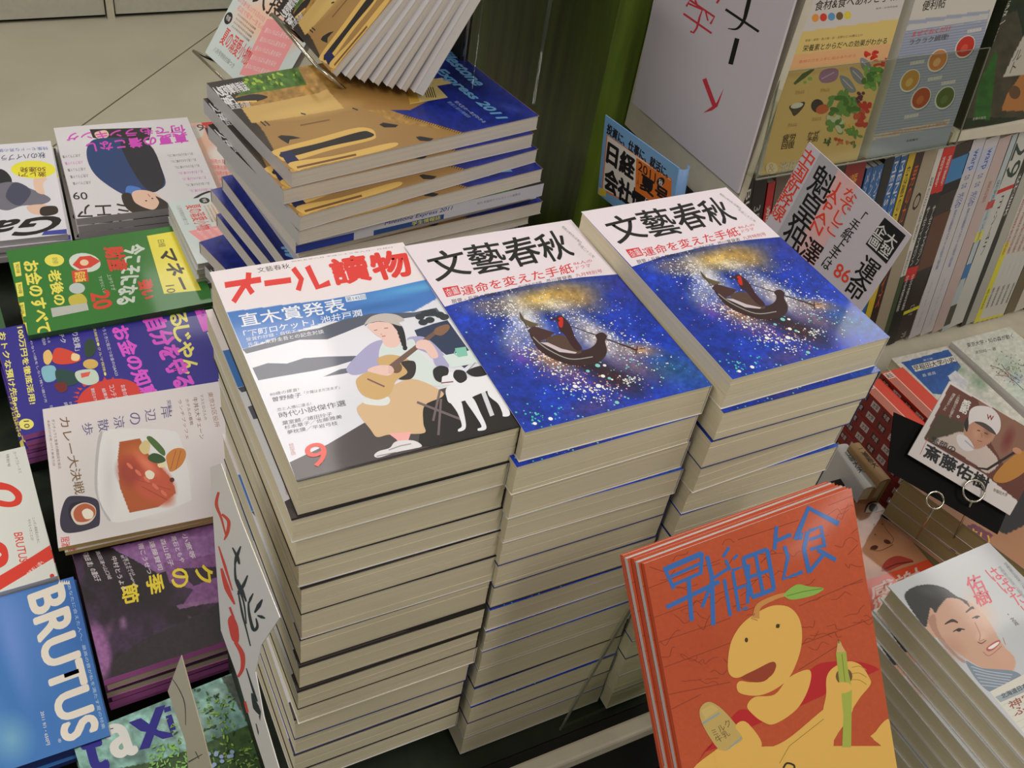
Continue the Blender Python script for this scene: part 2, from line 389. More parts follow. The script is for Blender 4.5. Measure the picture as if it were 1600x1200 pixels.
# ================================================================== printed covers of the thick piles
BW, BL = 0.148, 0.210
def art_boat():
    a = Art(BW, BL, [(5, 118), (850, 18), (1565, 858), (608, 1090)], gain=1.1)
    a.canvas((22, 52, 158), 0.0011)
    a.noise(160, 0.25, 3)
    a.soft(1150, 330, 260, 170, (48, 46, 120), 0.8, 10, 1); a.soft(1480, 800, 260, 170, (44, 88, 160), 0.9, 20, 1)
    a.soft(700, 400, 380, 95, (190, 150, 60), 1.0, -8, 0.9); a.soft(880, 400, 200, 80, (180, 140, 66), .8, 20, 1)
    a.soft(400, 430, 160, 60, (120, 104, 110), .7, 0, 1)
    a.soft(640, 520, 240, 90, (215, 210, 205), 0.9, 50, 0.9); a.soft(560, 600, 110, 120, (200, 195, 205), .7, 0, 1)
    a.soft(760, 430, 150, 50, (214, 200, 170), .8, 10, 1); a.soft(960, 560, 240, 60, (190, 180, 180), .8, 33, 1)
    a.soft(1000, 640, 300, 90, (190, 176, 170), .9, 30, 0.9); a.soft(1200, 670, 150, 50, (190, 140, 80), .9, 8, 1)
    a.soft(760, 720, 210, 80, (170, 120, 80), .85, 25, .9); a.soft(1180, 760, 220, 90, (110, 80, 90), .8, 20, 1)
    a.soft(900, 830, 320, 60, (90, 60, 130), .8, 12, 1); a.soft(960, 960, 220, 70, (76, 56, 110), .8, -10, 1)
    a.soft(600, 700, 120, 60, (120, 60, 130), .6, 30, 1); a.soft(1060, 800, 260, 80, (52, 30, 40), 1, 28, .8)
    a.soft(840, 690, 240, 60, (40, 24, 26), 1, 25, .7); a.soft(1350, 760, 150, 90, (40, 100, 120), .6, 20, 1)
    a.noise(26, 0.22, 5); a.noise(9, 0.25, 8)
    r = np.random.default_rng(4)
    def cloud(cx, cy, rx, ry, ang, n, c, r0, r1):
        r0 *= .8; r1 *= .8
        g = r.normal(size=(n, 2)) * 0.5; t = math.radians(ang); x = g[:, 0] * rx; y = g[:, 1] * ry
        P = np.c_[cx + x * math.cos(t) - y * math.sin(t), cy + x * math.sin(t) + y * math.cos(t)]
        a.dots(P, r.uniform(r0, r1, n), c)
    W1 = (236, 232, 228)
    cloud(600, 540, 260, 110, 48, 420, W1, .0002, .0009); cloud(760, 440, 380, 70, 6, 200, (226, 206, 150), .0002, .0007)
    cloud(640, 440, 280, 60, 0, 120, W1, .0002, .0008); cloud(980, 580, 320, 70, 32, 300, W1, .0002, .0009)
    cloud(740, 740, 300, 60, 32, 170, W1, .0003, .0011); cloud(1120, 640, 260, 80, 20, 150, W1, .0002, .0009)
    cloud(930, 860, 220, 22, 0, 46, W1, .0003, .0011); cloud(1140, 820, 60, 26, 0, 34, W1, .0004, .0012); cloud(980, 910, 90, 40, 0, 26, W1, .0004, .0011)
    cloud(980, 830, 620, 300, 10, 170, (120, 190, 190), .0003, .0011); cloud(700, 1000, 160, 60, -10, 30, (70, 190, 170), .0003, .0011)
    cloud(900, 800, 420, 110, 15, 90, (200, 100, 170), .0002, .0007); cloud(1000, 500, 700, 300, 20, 160, (120, 150, 220), .0002, .0006)
    cloud(800, 730, 300, 100, 30, 80, (226, 160, 80), .0003, .0009)
    for x, y, q in ((985, 745, .0019), (1020, 745, .0013), (935, 773, .0014), (1012, 800, .0016), (1045, 812, .0013), (870, 850, .0018), (990, 850, .0020), (1085, 938, .0016), (660, 1042, .0014), (742, 1018, .0016)): a.dots([(x, y)], q, (130, 196, 190) if x % 2 else W1, 9)
    D = (54, 34, 34)
    a.poly(catmull([(638, 572), (690, 612), (780, 650), (870, 668), (930, 662), (968, 640), (980, 612), (972, 590), (1004, 577), (1031, 596), (1022, 625), (1032, 672), (1012, 712), (960, 738), (860, 742), (760, 708), (690, 664), (655, 615)], True, 4), D)
    a.poly([(625, 560), (655, 535), (765, 572), (735, 600), (680, 615)], (70, 44, 44)); a.smooth([(720, 605), (800, 585), (880, 640), (900, 680), (830, 680), (760, 650)], (84, 62, 52))
    a.poly([(690, 620), (730, 640), (790, 672), (870, 682), (880, 676), (800, 655), (730, 622)], (196, 184, 190))
    a.stroke([(655, 592), (720, 650), (840, 708), (960, 700)], 5, (150, 150, 140), True)
    a.poly([(585, 458), (612, 500), (660, 520), (690, 525), (640, 545), (610, 520), (590, 500)], (96, 84, 60)); a.stroke([(588, 470), (628, 548)], 5, (70, 60, 50)); a.stroke([(610, 546), (700, 530)], 4, (90, 80, 60))
    a.smooth([(775, 500), (800, 488), (830, 515), (850, 545), (870, 600), (905, 655), (880, 668), (850, 640), (820, 590), (790, 560), (782, 530)], (58, 30, 34))
    a.smooth([(772, 498), (796, 486), (806, 512), (790, 522)], (60, 30, 34)); a.smooth([(786, 500), (808, 500), (806, 545), (788, 540)], (190, 40, 30)); a.stroke([(745, 512), (765, 500), (790, 515)], 9, (58, 30, 34))
    a.stroke([(850, 542), (1000, 600), (1185, 672)], [3, 5, 9], (60, 40, 40)); a.stroke([(1185, 650), (1178, 690)], 6, (70, 45, 40)); a.stroke([(1180, 668), (1225, 660)], 4, (80, 50, 40))
    a.smooth([(985, 585), (1010, 577), (1030, 596), (1012, 606), (990, 603)], D); a.stroke([(1005, 600), (1003, 640)], 10, D)
    wh = (222, 212, 218)
    a.poly([(5, 118), (200, 80), (420, 45), (850, 18), (1080, 290), (900, 300), (640, 330), (400, 375), (203, 428)], wh)
    K = (26, 26, 22); RD = (206, 52, 56)
    for g, q in (('文', ((105, 165), (290, 130), (165, 300))), ('藝', ((300, 130), (480, 110), (372, 272))), ('春', ((488, 110), (645, 80), (560, 245))), ('秋', ((655, 95), (790, 60), (735, 225)))):
        a.text(g, *q, K, bold=.03, res=4)
    a.poly([(193, 333), (273, 322), (290, 366), (215, 380)], RD); a.text('大型\n企画', (203, 340), (268, 328), (218, 374), wh, bold=.02)
    a.text('運命を変えた手紙', (283, 330), (850, 228), (300, 376), RD, bold=.02, res=3)
    a.text('86人の', (858, 226), (950, 212), (864, 240), RD, .005); a.text('ドラマ', (872, 246), (942, 234), (878, 262), RD, .005)
    a.text('脱菅・反旗の閣僚独占手記', (236, 392), (575, 345), (243, 414), (60, 50, 50), .01)
    a.text('細川律夫 松本龍', (580, 333), (700, 312), (583, 344), (90, 80, 80), 0); a.text('野田佳彦 江田五月', (584, 350), (664, 336), (588, 360), (90, 80, 80), 0)
    a.text('芥川賞発表', (722, 306), (852, 286), (728, 326), (50, 45, 45), .01); a.text('九月特別号', (868, 283), (1000, 262), (876, 300), (196, 80, 84), .01)
    a.text('昭和23年9月1日発行', (812, 46), (905, 130), (803, 54), (120, 116, 108), 0); a.text('平成二十三年', (890, 130), (970, 200), (880, 140), (140, 134, 126), 0)
    return a.mesh()
def art_guitar():
    a = Art(BW, BL, [(10, 165), (905, 40), (1453, 862), (415, 1125)], gain=1.1)
    a.canvas((214, 214, 222), 0.0009)
    a.soft(600, 560, 500, 200, (222, 220, 228), 1, -10, .6)
    a.fill([(92, 345), (560, 290), (1010, 205), (1060, 290), (960, 345), (760, 370), (540, 395), (300, 470), (160, 515)], (64, 116, 186))
    a.soft(900, 250, 260, 40, (74, 150, 206), .9, -12, 1); a.soft(760, 330, 240, 26, (40, 96, 160), .8, -10, 1); a.soft(250, 420, 150, 70, (70, 122, 196), .6, 0, 1)
    a.soft(1000, 240, 150, 22, (110, 180, 210), .5, -10, 1)
    N1 = (78, 84, 100)
    a.poly([(160, 515), (260, 490), (360, 445), (520, 420), (640, 380), (760, 355), (960, 350), (1060, 330), (1090, 368), (960, 370), (740, 400), (640, 440), (560, 470), (430, 472), (300, 505), (180, 535)], N1)
    a.poly([(960, 430), (1050, 400), (1110, 385), (1240, 560), (1190, 600), (1050, 500), (980, 470)], (44, 56, 84))
    a.poly([(208, 600), (280, 578), (370, 580), (450, 555), (560, 548), (690, 545), (740, 548), (600, 590), (500, 612), (330, 640), (235, 657)], (88, 92, 106))
    a.poly([(540, 640), (620, 605), (720, 590), (760, 600), (640, 625)], (98, 102, 114))
    a.poly([(380, 1035), (560, 950), (730, 850), (860, 820), (1060, 700), (1300, 640), (1453, 862), (1200, 930), (900, 1010), (415, 1125)], (74, 66, 66))
    a.poly([(980, 960), (1010, 760), (1140, 700), (1320, 640), (1453, 862), (1120, 950)], (34, 30, 28))
    a.poly([(10, 165), (905, 40), (1010, 205), (800, 250), (560, 292), (300, 318), (92, 345)], (224, 214, 216))
    RD = (214, 52, 44); W_ = (226, 228, 238)
    a.text('文藝春秋', (230, 148), (380, 128), (240, 170), (50, 46, 44), .01)
    a.text('昭和五年六月 平成二十三年九月一日発行', (395, 118), (860, 58), (396, 124), (120, 112, 104), 0)
    # brush title, drawn stroke by stroke
    a.stroke([(82, 224), (252, 200)], 27, RD); a.stroke([(195, 168), (190, 230), (212, 262)], 26, RD); a.stroke([(180, 215), (122, 300)], 25, RD)
    a.stroke([(268, 218), (392, 203)], 26, RD)
    a.stroke([(402, 150), (440, 200), (425, 250)], 25, RD); a.stroke([(468, 142), (515, 236), (572, 216)], 27, RD)
    a.text('讀', (565, 118), (728, 94), (600, 226), RD, bold=.055, res=4); a.text('物', (745, 96), (910, 72), (788, 206), RD, bold=.06, res=4)
    a.text('直木賞発表', (140, 358), (630, 285), (160, 415), W_, bold=.03, res=3)
    a.text('第145回', (645, 282), (732, 270), (650, 300), (60, 90, 150), .01, back=(214, 220, 226), pad=.15)
    a.text('「下町ロケット」池井戸潤', (165, 432), (715, 335), (172, 462), W_, bold=.02)
    a.text('受賞作抄録・自伝エッセイ', (178, 464), (490, 410), (182, 480), W_, .01); a.text('先生・東野圭吾との記念対談', (185, 486), (540, 425), (190, 504), W_, .01)
    a.text('80歳の提言!', (288, 715), (425, 690), (290, 730), (120, 116, 120), 0); a.text('曽野綾子', (300, 735), (435, 712), (304, 756), (84, 80, 84), .01); a.text('「夕陽はまだ沈まず」', (450, 708), (615, 680), (452, 722), (120, 116, 120), 0)
    a.text('恋と人情に浸る!', (322, 785), (482, 756), (324, 800), (120, 116, 120), 0); a.text('時代小説傑作選', (328, 806), (640, 745), (336, 832), (84, 80, 84), .015)
    a.text('葉室麟／諸田玲子', (345, 845), (580, 800), (348, 864), (100, 96, 98), .005); a.text('杉本章子／佐藤雅美', (355, 866), (625, 812), (358, 884), (100, 96, 98), .005); a.text('夢枕獏／平岩弓枝', (368, 888), (605, 842), (372, 906), (100, 96, 98), .005)
    a.text('特別定価', (375, 950), (398, 944), (388, 1005), (206, 160, 156), 0, vertical=True)
    # trees
    for x, y in ((985, 370), (1010, 355), (1040, 350), (1075, 362), (1095, 372), (1030, 385), (1000, 395)): a.blob(x, y, 22, 14, (44, 50, 56))
    # woman
    SK = (226, 190, 180); LV = (164, 160, 196); TN = (206, 174, 136)
    a.smooth([(655, 590), (700, 540), (760, 490), (820, 475), (850, 520), (810, 580), (740, 620), (680, 632), (650, 615)], LV)
    a.smooth([(930, 465), (1000, 460), (1060, 500), (1110, 560), (1115, 600), (1060, 590), (1040, 545), (990, 520), (940, 505)], LV)
    a.smooth([(820, 480), (870, 500), (950, 470), (980, 520), (1060, 600), (1100, 680), (1000, 670), (880, 640), (800, 560)], (206, 216, 214))
    a.smooth([(810, 435), (880, 425), (900, 470), (880, 505), (835, 505), (815, 480)], SK)
    a.smooth([(745, 410), (790, 392), (860, 395), (880, 430), (865, 462), (830, 472), (790, 455), (762, 432)], SK)
    a.smooth([(732, 412), (760, 395), (800, 392), (850, 400), (870, 420), (885, 440), (905, 500), (925, 515), (915, 440), (890, 400), (820, 375), (760, 385)], (34, 34, 36))
    a.smooth([(730, 405), (760, 370), (820, 355), (880, 362), (915, 385), (890, 395), (900, 412), (860, 402), (800, 390), (755, 398)], (186, 178, 172))
    for i in range(6): a.blob(888 + i * 6, 425 + i * 17, 11, 11, (34, 34, 36))
    a.stroke([(775, 432), (790, 428)], 3, (120, 80, 70)); a.stroke([(822, 422), (840, 420)], 3, (120, 80, 70)); a.stroke([(805, 445), (812, 452)], 3, (196, 150, 140)); a.stroke([(812, 458), (828, 456)], 4, (190, 96, 90))
    a.smooth([(720, 760), (860, 680), (960, 650), (1080, 700), (1090, 730), (1010, 770), (1005, 850), (1010, 895), (900, 900), (840, 905), (790, 915), (760, 880), (700, 800)], TN)
    a.smooth([(730, 745), (800, 715), (850, 740), (830, 770), (740, 765)], (214, 218, 216))
    a.smooth([(692, 660), (730, 625), (800, 600), (790, 560), (850, 540), (930, 560), (955, 600), (940, 640), (880, 655), (850, 720), (790, 745), (720, 720)], (200, 164, 110))
    a.smooth([(900, 575), (960, 570), (968, 615), (945, 650), (890, 650), (930, 620)], (50, 42, 42)); a.blob(880, 600, 26, 24, (110, 84, 60), -20)
    a.stroke([(745, 650), (825, 685)], 7, (120, 84, 84)); a.stroke([(850, 600), (1070, 430)], [26, 18], (110, 84, 76)); a.smooth([(1050, 445), (1060, 420), (1110, 405), (1120, 425), (1085, 455)], (130, 96, 72))
    a.smooth([(745, 610), (790, 590), (850, 590), (868, 615), (840, 635), (780, 625)], SK); a.smooth([(975, 480), (1020, 475), (1055, 510), (1070, 550), (1040, 555), (1010, 520), (970, 510)], SK)
    for i in range(4): a.stroke([(842, 596 + i * 8), (866, 604 + i * 7)], 3, (206, 160, 150))
    a.poly([(845, 900), (950, 890), (935, 935), (940, 960), (905, 960), (880, 925)], (232, 170, 164))
    a.smooth([(880, 935), (960, 930), (1000, 955), (960, 968), (880, 985), (800, 1010), (778, 1000), (800, 980), (850, 965)], (216, 212, 214)); a.stroke([(845, 975), (900, 955), (950, 945)], 5, (150, 140, 150)); a.stroke([(790, 1004), (880, 985)], 4, (120, 110, 116))
    # stool, table, mug
    for p in (((1085, 740), (1075, 905)), ((975, 755), (1185, 835)), ((1080, 700), (1050, 840))): a.stroke(p, 11, (110, 96, 98))
    a.poly([(1090, 545), (1220, 520), (1262, 575), (1130, 600)], (206, 218, 216)); a.poly([(1145, 512), (1195, 505), (1205, 545), (1160, 552)], (126, 190, 170)); a.stroke([(1150, 520), (1142, 535), (1158, 545)], 5, (126, 190, 170))
    a.stroke([(1240, 575), (1180, 640)], 4, (150, 150, 156)); a.stroke([(1270, 690), (1320, 815)], 20, (204, 206, 212))
    # dog
    DW = (224, 224, 228)
    a.smooth([(1110, 690), (1160, 660), (1230, 640), (1290, 630), (1330, 665), (1320, 690), (1240, 725), (1200, 745), (1130, 760), (1110, 730)], DW)
    a.smooth([(1300, 660), (1350, 690), (1385, 760), (1400, 810), (1370, 818), (1365, 800), (1345, 760), (1300, 720)], DW)
    a.smooth([(1120, 740), (1170, 740), (1190, 800), (1200, 870), (1170, 888), (1165, 878), (1182, 860), (1160, 800)], DW)
    a.smooth([(1190, 735), (1230, 735), (1265, 800), (1295, 870), (1260, 884), (1255, 874), (1272, 862), (1240, 810)], DW)
    a.smooth([(1095, 625), (1150, 620), (1190, 635), (1200, 665), (1140, 675), (1090, 672)], DW)
    a.smooth([(1050, 605), (1080, 590), (1115, 600), (1115, 630), (1090, 640), (1085, 665), (1060, 655), (1048, 630)], (36, 34, 36)); a.smooth([(1150, 610), (1190, 615), (1202, 650), (1170, 668), (1140, 640)], (36, 34, 36)); a.smooth([(1200, 615), (1270, 590), (1300, 625), (1240, 640)], (36, 34, 36)); a.stroke([(1085, 668), (1140, 662)], 5, (120, 50, 60))
    a.text('9', (445, 960), (540, 935), (480, 1062), (216, 60, 40), bold=.02, res=5)
    a.stroke([(413, 1120), (1000, 970), (1453, 858)], 6, (24, 24, 24))
    return a.mesh()
BOAT = art_boat(); GUITAR = art_guitar()

def px_corner(px, py, z, W=BW, H=BL, yaw=0, k='BL'): return at_corner(onz(px, py, z), W, H, yaw, 90, 0, k)
def pile(name, noun, where, cat, rows, z, art, pms, covers, group, W=BW, H=BL):
    """rows: (thickness, x, y of the near left corner, yaw)"""
    for i, (T, x, y, yaw) in enumerate(rows):
        a, b = frame(yaw, 90); c = np.array((x, y, z)) + a * W / 2 + b * H / 2
        book(name, '%s, %s %s' % (noun[i] if isinstance(noun, list) else noun, ORD[i], where), cat, mat(c, a, b), W, H, T, art[i % len(art)] if isinstance(art, list) else art,
             pms, covers[i % len(covers)], 'R', group, seed=i)
        z -= T + 0.0003
    return z
NAVY = material('dark_cover_edge', (40, 36, 34), 0.5); BLUE = material('blue_cover_edge', (32, 48, 110), 0.5); PALE = material('pale_cover_edge', (206, 204, 204), 0.5)
# pile under the guitar cover
rows = [(.0318, -.2205, -.0990, -.2), (.0215, -.2245, -.1010, .2), (.0270, -.2220, -.0990, .0), (.0235, -.2200, -.0990, -.2), (.0290, -.2190, -.1010, .2),
        (.0300, -.2185, -.1005, -.3), (.0300, -.2195, -.1010, .1), (.0280, -.2210, -.1035, -.2), (.0240, -.2230, -.1060, .3), (.0230, -.2220, -.1050, .1), (.0300, -.2240, -.1010, -.4), (.0280, -.2230, -.0990, .2), (.0280, -.2240, -.0995, 0), (.0230, -.2235, -.1, .2)]
pile('thick_magazine', 'thick magazine with cream pages', 'under the guitar cover', 'magazine', rows, .9485, GUITAR, PAGES, [NAVY, PALE, NAVY, PALE, NAVY, PALE, NAVY, NAVY, NAVY, WHITE, BLUE, BLUE, NAVY, PALE], 'thick magazines in the pile under the guitar cover')
x2 = [(-.0735, -.1065, 0), (-.0765, -.1100, 1.2), (-.0740, -.1085, .8), (-.0730, -.1075, -.4), (-.0725, -.1065, .2), (-.0715, -.1060, .2), (-.0705, -.1050, -.3), (-.0708, -.1065, 0), (-.0708, -.1075, .3), (-.0705, -.108, 0), (-.0706, -.107, -.3), (-.0705, -.108, .3), (-.0706, -.109, 0), (-.0705, -.108, .2), (-.0706, -.108, 0)]
pile('thick_magazine', 'thick cream-paged magazine', 'in the middle gondola pile', 'magazine', [(.0280,) + q for q in x2], .950, BOAT, PAGES, [WHITE, WHITE, PALE, PALE, BLUE, BLUE, NAVY, WHITE, PALE, PALE, NAVY, PALE, BLUE, PALE, PALE], 'gondola magazines in the middle pile')
x3 = [(.0775, -.1190, 1.0), (.0780, -.1225, 0.0), (.0770, -.1225, .6), (.0790, -.1215, 2.4), (.0800, -.1180, -.3), (.0795, -.1185, .4), (.0790, -.120, 0), (.0795, -.1205, .5), (.0790, -.12, 0), (.0800, -.1205, -.3), (.0795, -.12, 0), (.0790, -.12, .4), (.0795, -.12, 0), (.0795, -.12, .2), (.0795, -.12, 0)]
pile('thick_magazine', 'thick cream-paged magazine', 'in the gondola pile nearest the shelf', 'magazine', [(.0288,) + q for q in x3], .966, BOAT, PAGES, [WHITE, BLUE, BLUE, WHITE, PALE, BLUE, PALE, PALE, PALE, BLUE, PALE, BLUE, PALE, PALE, PALE], 'gondola magazines in the pile nearest the shelf')
TOPS = {'thick magazine with cream pages, topmost under the guitar cover': 'thick magazine with a woman playing guitar beside a white dog',
        'thick cream-paged magazine, topmost in the middle gondola pile': 'gondola-cover magazine lying beside the guitar-cover magazine',
        'thick cream-paged magazine, topmost in the gondola pile nearest the shelf': 'gondola-cover magazine lying nearest the shelf, its pale pages facing the gap'}
for o in bpy.data.objects:
    if o.get('label') in TOPS: o['label'] = TOPS[o['label']]

# ================================================================== rail-model magazines behind the piles
# cover seen with its title to the right; the fold of points is measured on the top copy
MQ = [(150, 375), (1190, 178), (1565, 530), (400, 800)]
MW, ML, MT = 0.292, 0.186, 0.0160
def art_express():
    a = Art(MW, ML, MQ, gain=1.02); a.canvas((160, 122, 60), 0.0008)
    a.noise(60, .12, 2); a.noise(14, .12, 6)
    a.fill([(820, 470), (1050, 330), (1190, 178), (1565, 530), (1200, 612), (940, 520)], (26, 40, 128)); a.soft(1250, 330, 140, 110, (12, 22, 74), .8, 40, 1); a.soft(1430, 490, 150, 30, (70, 84, 180), .6, 20, 1); a.soft(1350, 600, 240, 40, (46, 60, 170), .8, -12, 1)
    a.fill([(150, 375), (540, 300), (560, 380), (230, 440), (175, 430)], (70, 108, 40)); a.noise(20, .25, 9)
    a.fill([(150, 375), (300, 345), (300, 400), (250, 440), (330, 600), (360, 640), (400, 800), (300, 640)], (46, 38, 34))
    a.fill([(265, 490), (600, 420), (640, 400), (700, 500), (290, 560)], (190, 156, 92)); a.fill([(640, 400), (1000, 350), (1100, 440), (980, 500), (700, 500)], (150, 112, 58))
    a.fill([(320, 560), (760, 480), (900, 560), (1190, 610), (1100, 650), (860, 700), (360, 790), (350, 680)], (152, 116, 66))
    a.soft(560, 500, 260, 40, (216, 184, 112), .6, -10, 1)
    a.soft(600, 600, 400, 120, (176, 140, 84), .4, -10, 1)
    Y = (208, 170, 92); K = (34, 30, 30)
    a.smooth([(350, 690), (560, 630), (720, 586), (790, 590), (805, 620), (780, 645), (600, 690), (410, 745), (360, 720)], Y)
    a.smooth([(385, 700), (560, 655), (735, 605), (780, 605), (785, 630), (600, 672), (400, 725)], K)
    a.poly([(375, 700), (420, 690), (450, 745), (410, 770), (390, 750)], (20, 30, 76))
    a.smooth([(405, 750), (600, 720), (860, 660), (885, 675), (760, 712), (480, 775), (430, 790)], Y); a.stroke([(430, 775), (700, 715)], 10, (110, 76, 40))
    a.smooth([(250, 445), (330, 425), (385, 438), (330, 460), (270, 468)], K); a.stroke([(255, 462), (335, 458)], 8, Y)
    a.stroke([(490, 572), (620, 546)], 6, (110, 82, 46)); a.stroke([(432, 432), (540, 420)], 4, (150, 112, 60))
    for p in (((328, 552), (345, 574)), ((345, 550), (362, 572)), ((505, 515), (525, 520)), ((730, 490), (752, 500))): a.stroke(p, 6, K)
    for q in (((830, 570), (850, 560), (915, 572), (900, 584), (850, 584)), ((980, 632), (1000, 628), (1060, 640), (1040, 654), (995, 650)), ((382, 625), (400, 618), (445, 622), (480, 632), (430, 640), (420, 660), (395, 640))): a.poly(q, K)
    for i in range(26): x = 955 + i * 9.6; y = 522 + i * 3.5; a.stroke([(x, y), (x - 10, y + 10)], 3, (60, 44, 30))
    a.poly([(985, 370), (1150, 345), (1190, 372), (1120, 385), (1160, 440), (985, 472)], (206, 184, 120)); a.poly([(985, 400), (1020, 395), (1030, 460), (985, 470)], (190, 150, 60))
    for i in range(5): a.stroke([(1060 + i * 10, 390), (1066 + i * 10, 440)], 4, (60, 50, 40))
    a.poly([(1000, 345), (1060, 330), (1068, 345), (1020, 360)], (196, 170, 110))
    W_ = (216, 214, 216)
    a.text('人気列車\n500円', (162, 398), (240, 380), (205, 480), W_, .03); a.text('情報誌', (240, 378), (300, 366), (262, 420), W_, .02)
    a.text('鉄道の旅', (215, 470), (300, 455), (222, 498), W_, .01)
    B = (104, 160, 206)
    a.text('Milestone', (1190, 192), (1350, 375), (1130, 200), B, .05, 3, italic=.2)
    a.text('Express 2011', (1165, 300), (1415, 540), (1108, 312), B, .05, 3, italic=.2)
    a.text('早大生の一年がわかる', (1198, 455), (1315, 560), (1180, 460), (170, 184, 214), .01); a.text('鉄道と街の情報誌', (1168, 458), (1250, 535), (1150, 462), (120, 150, 206), .01)
    for i in range(70):
        r = random.Random(i); x, y = 300 + r.random() * 240, 330 + r.random() * 70
        if y < 410 - (x - 300) * .14: a.blob(x, y, 9, 6, [(150, 176, 60), (90, 130, 50), (60, 90, 36)][i % 3], r.random() * 90, 6)
    return a.mesh()
EXPRESS = art_express()
GREYCOV = material('grey_white_cover', (196, 192, 194), 0.4)
zt = .893; NM = 'softcover rail-model magazine'
exp_rows = [(10.2, 455, 270, 0), (9.0, 442, 297, 0), (12.5, 468, 339, 0), (9.5, 466, 361, 0), (7.0, 462, 375, 180), (8.0, 466, 382, 180), (6.0, 470, 400, 0)]
Plast = None
for i in range(17):
    z = zt - i * (MT + .0004)
    if i < 7: yaw, px, py, fl_ = exp_rows[i]; P = onz(px, py, z)
    else:
        r = random.Random(i + 40); yaw = 8 + r.uniform(-5, 7); P = Plast + np.array([r.uniform(-.016, .0), r.uniform(-.006, .008), 0]); fl_ = i < 13; P[2] = z
    if i == 6: Plast = P.copy()
    M = at_corner(P, MW, ML, yaw, 90, 0, 'BL')
    if fl_: M = M @ Matrix.Rotation(PI, 4, 'Z')
    lab = 'rail-model magazine with yellow train cover, lying flat on its pile' if i == 0 else 'rail-model magazine, %s in the pile behind the guitar-cover magazine' % ORD[min(i, 15)]
    if i == 16: lab = 'rail-model magazine at the foot of the pile behind the guitar-cover magazine'
    book('rail_magazine', lab, 'magazine', M, MW, ML, MT, EXPRESS, PAGESW, GREYCOV, 'L' if not fl_ else 'B', 'rail-model magazines in the flat pile', seed=i)
    if i == 4:
        sp = Art(MW, MT, gain=1.15); sp.poly([(0, 0), (292, 0), (292, 16), (0, 16)], (188, 188, 200)); sp.poly([(0, 0), (60, 0), (60, 3), (0, 3)], (40, 60, 150)); sp.poly([(0, 7), (62, 7), (62, 16), (0, 16)], (40, 60, 150))
        sp.text('Milestone Express 2011', (96, 2.2), (176, 2.2), (96, 8), (30, 50, 120), .03, 3, italic=.25); sp.poly([(84, 10), (166, 10), (166, 16), (84, 16)], (40, 70, 130)); sp.text('学生情報誌', (128, 10.6), (162, 10.6), (128, 15.4), (214, 204, 60), .02); sp.text('発行 早稲田マイルストーン編集会', (206, 5), (262, 5), (206, 8), (110, 110, 116), 0)
        t = bpy.data.objects[-1] if False else [o for o in bpy.data.objects if o.get('label') == lab][0]
        Ms = at_corner(P, MW, MT, yaw, 0, 0, 'TL', .0001)
        put('spine_art', sp.mesh('spine_art'), t, M.inverted() @ Ms)
# copies held tilted in the wire rack
RW, RH = 0.158, 0.245
RB = np.array([-.0103, .4580, .904]) + np.array([0.0, .004, .006])
NR = 7; PL = RB + np.array([.075, -.045, -.006])
for i in range(NR):
    f = i / (NR - 1.0); tl = 42 - 12 * f ** .8
    P = RB + (PL - RB) * f * 1.0
    M = at_corner(P, RW, RH, -85.5 + (i % 3) * .5, tl, 0, 'BR')
    lab = 'rail-model magazine with train cover, tilted up in the wire rack' if i == 0 else ('white-backed magazine, hindmost in the wire rack' if i == NR - 1 else 'rail-model magazine tilted in the wire rack, %s behind the front copy' % ['', 'next', 'second', 'third', 'fourth', 'fifth'][i])
    t = book('rail_magazine', lab, 'magazine', M, RW, RH, .0076 if i < NR - 1 else .012, None, PAGESW if i < NR - 1 else WHITE, GREYCOV, 'L', 'rail-model magazines tilted in the wire rack', seed=i)
    if i == 0:
        e = EXPRESS.copy(); e.transform(Matrix.Rotation(PI / 2, 4, 'Z') @ Matrix.Diagonal((RH / MW, RW / ML, 1, 1))); put('cover_art', e, t, Matrix.Translation((0, 0, .00005)))
P0 = RB
rk = thing('wire_rack', 'chrome wire rack holding the tilted magazines above the flat pile', 'rack')
a_, b_ = frame(-85.5, 43); n_ = np.cross(a_, b_)
def rackwire(BRp, a_, n_, w_, name='lip_wire'):
    q0 = BRp + n_ * .020 - a_ * (w_ + .004) ; q1 = BRp + n_ * .020 + a_ * .004
    put(name, MB().tube([q0 - n_ * .05, q0 - n_ * .02, q0, q1, q1 - n_ * .03, q1 - n_ * .07], .0022).mesh(name, STEEL, True), rk)
rackwire(RB - b_ * .004, a_, n_, .12)
for x, y, r, nm in ((742, 0, .0012, 'clear_rod'), (835, 0, .0024, 'clear_rod')):
    P = onz(738 if x < 800 else 833, 140 if x < 800 else 163, .8945); put(nm, MB().tube([P, P + np.array([0, 0, .4])], r).mesh(nm, ACR, True), rk)
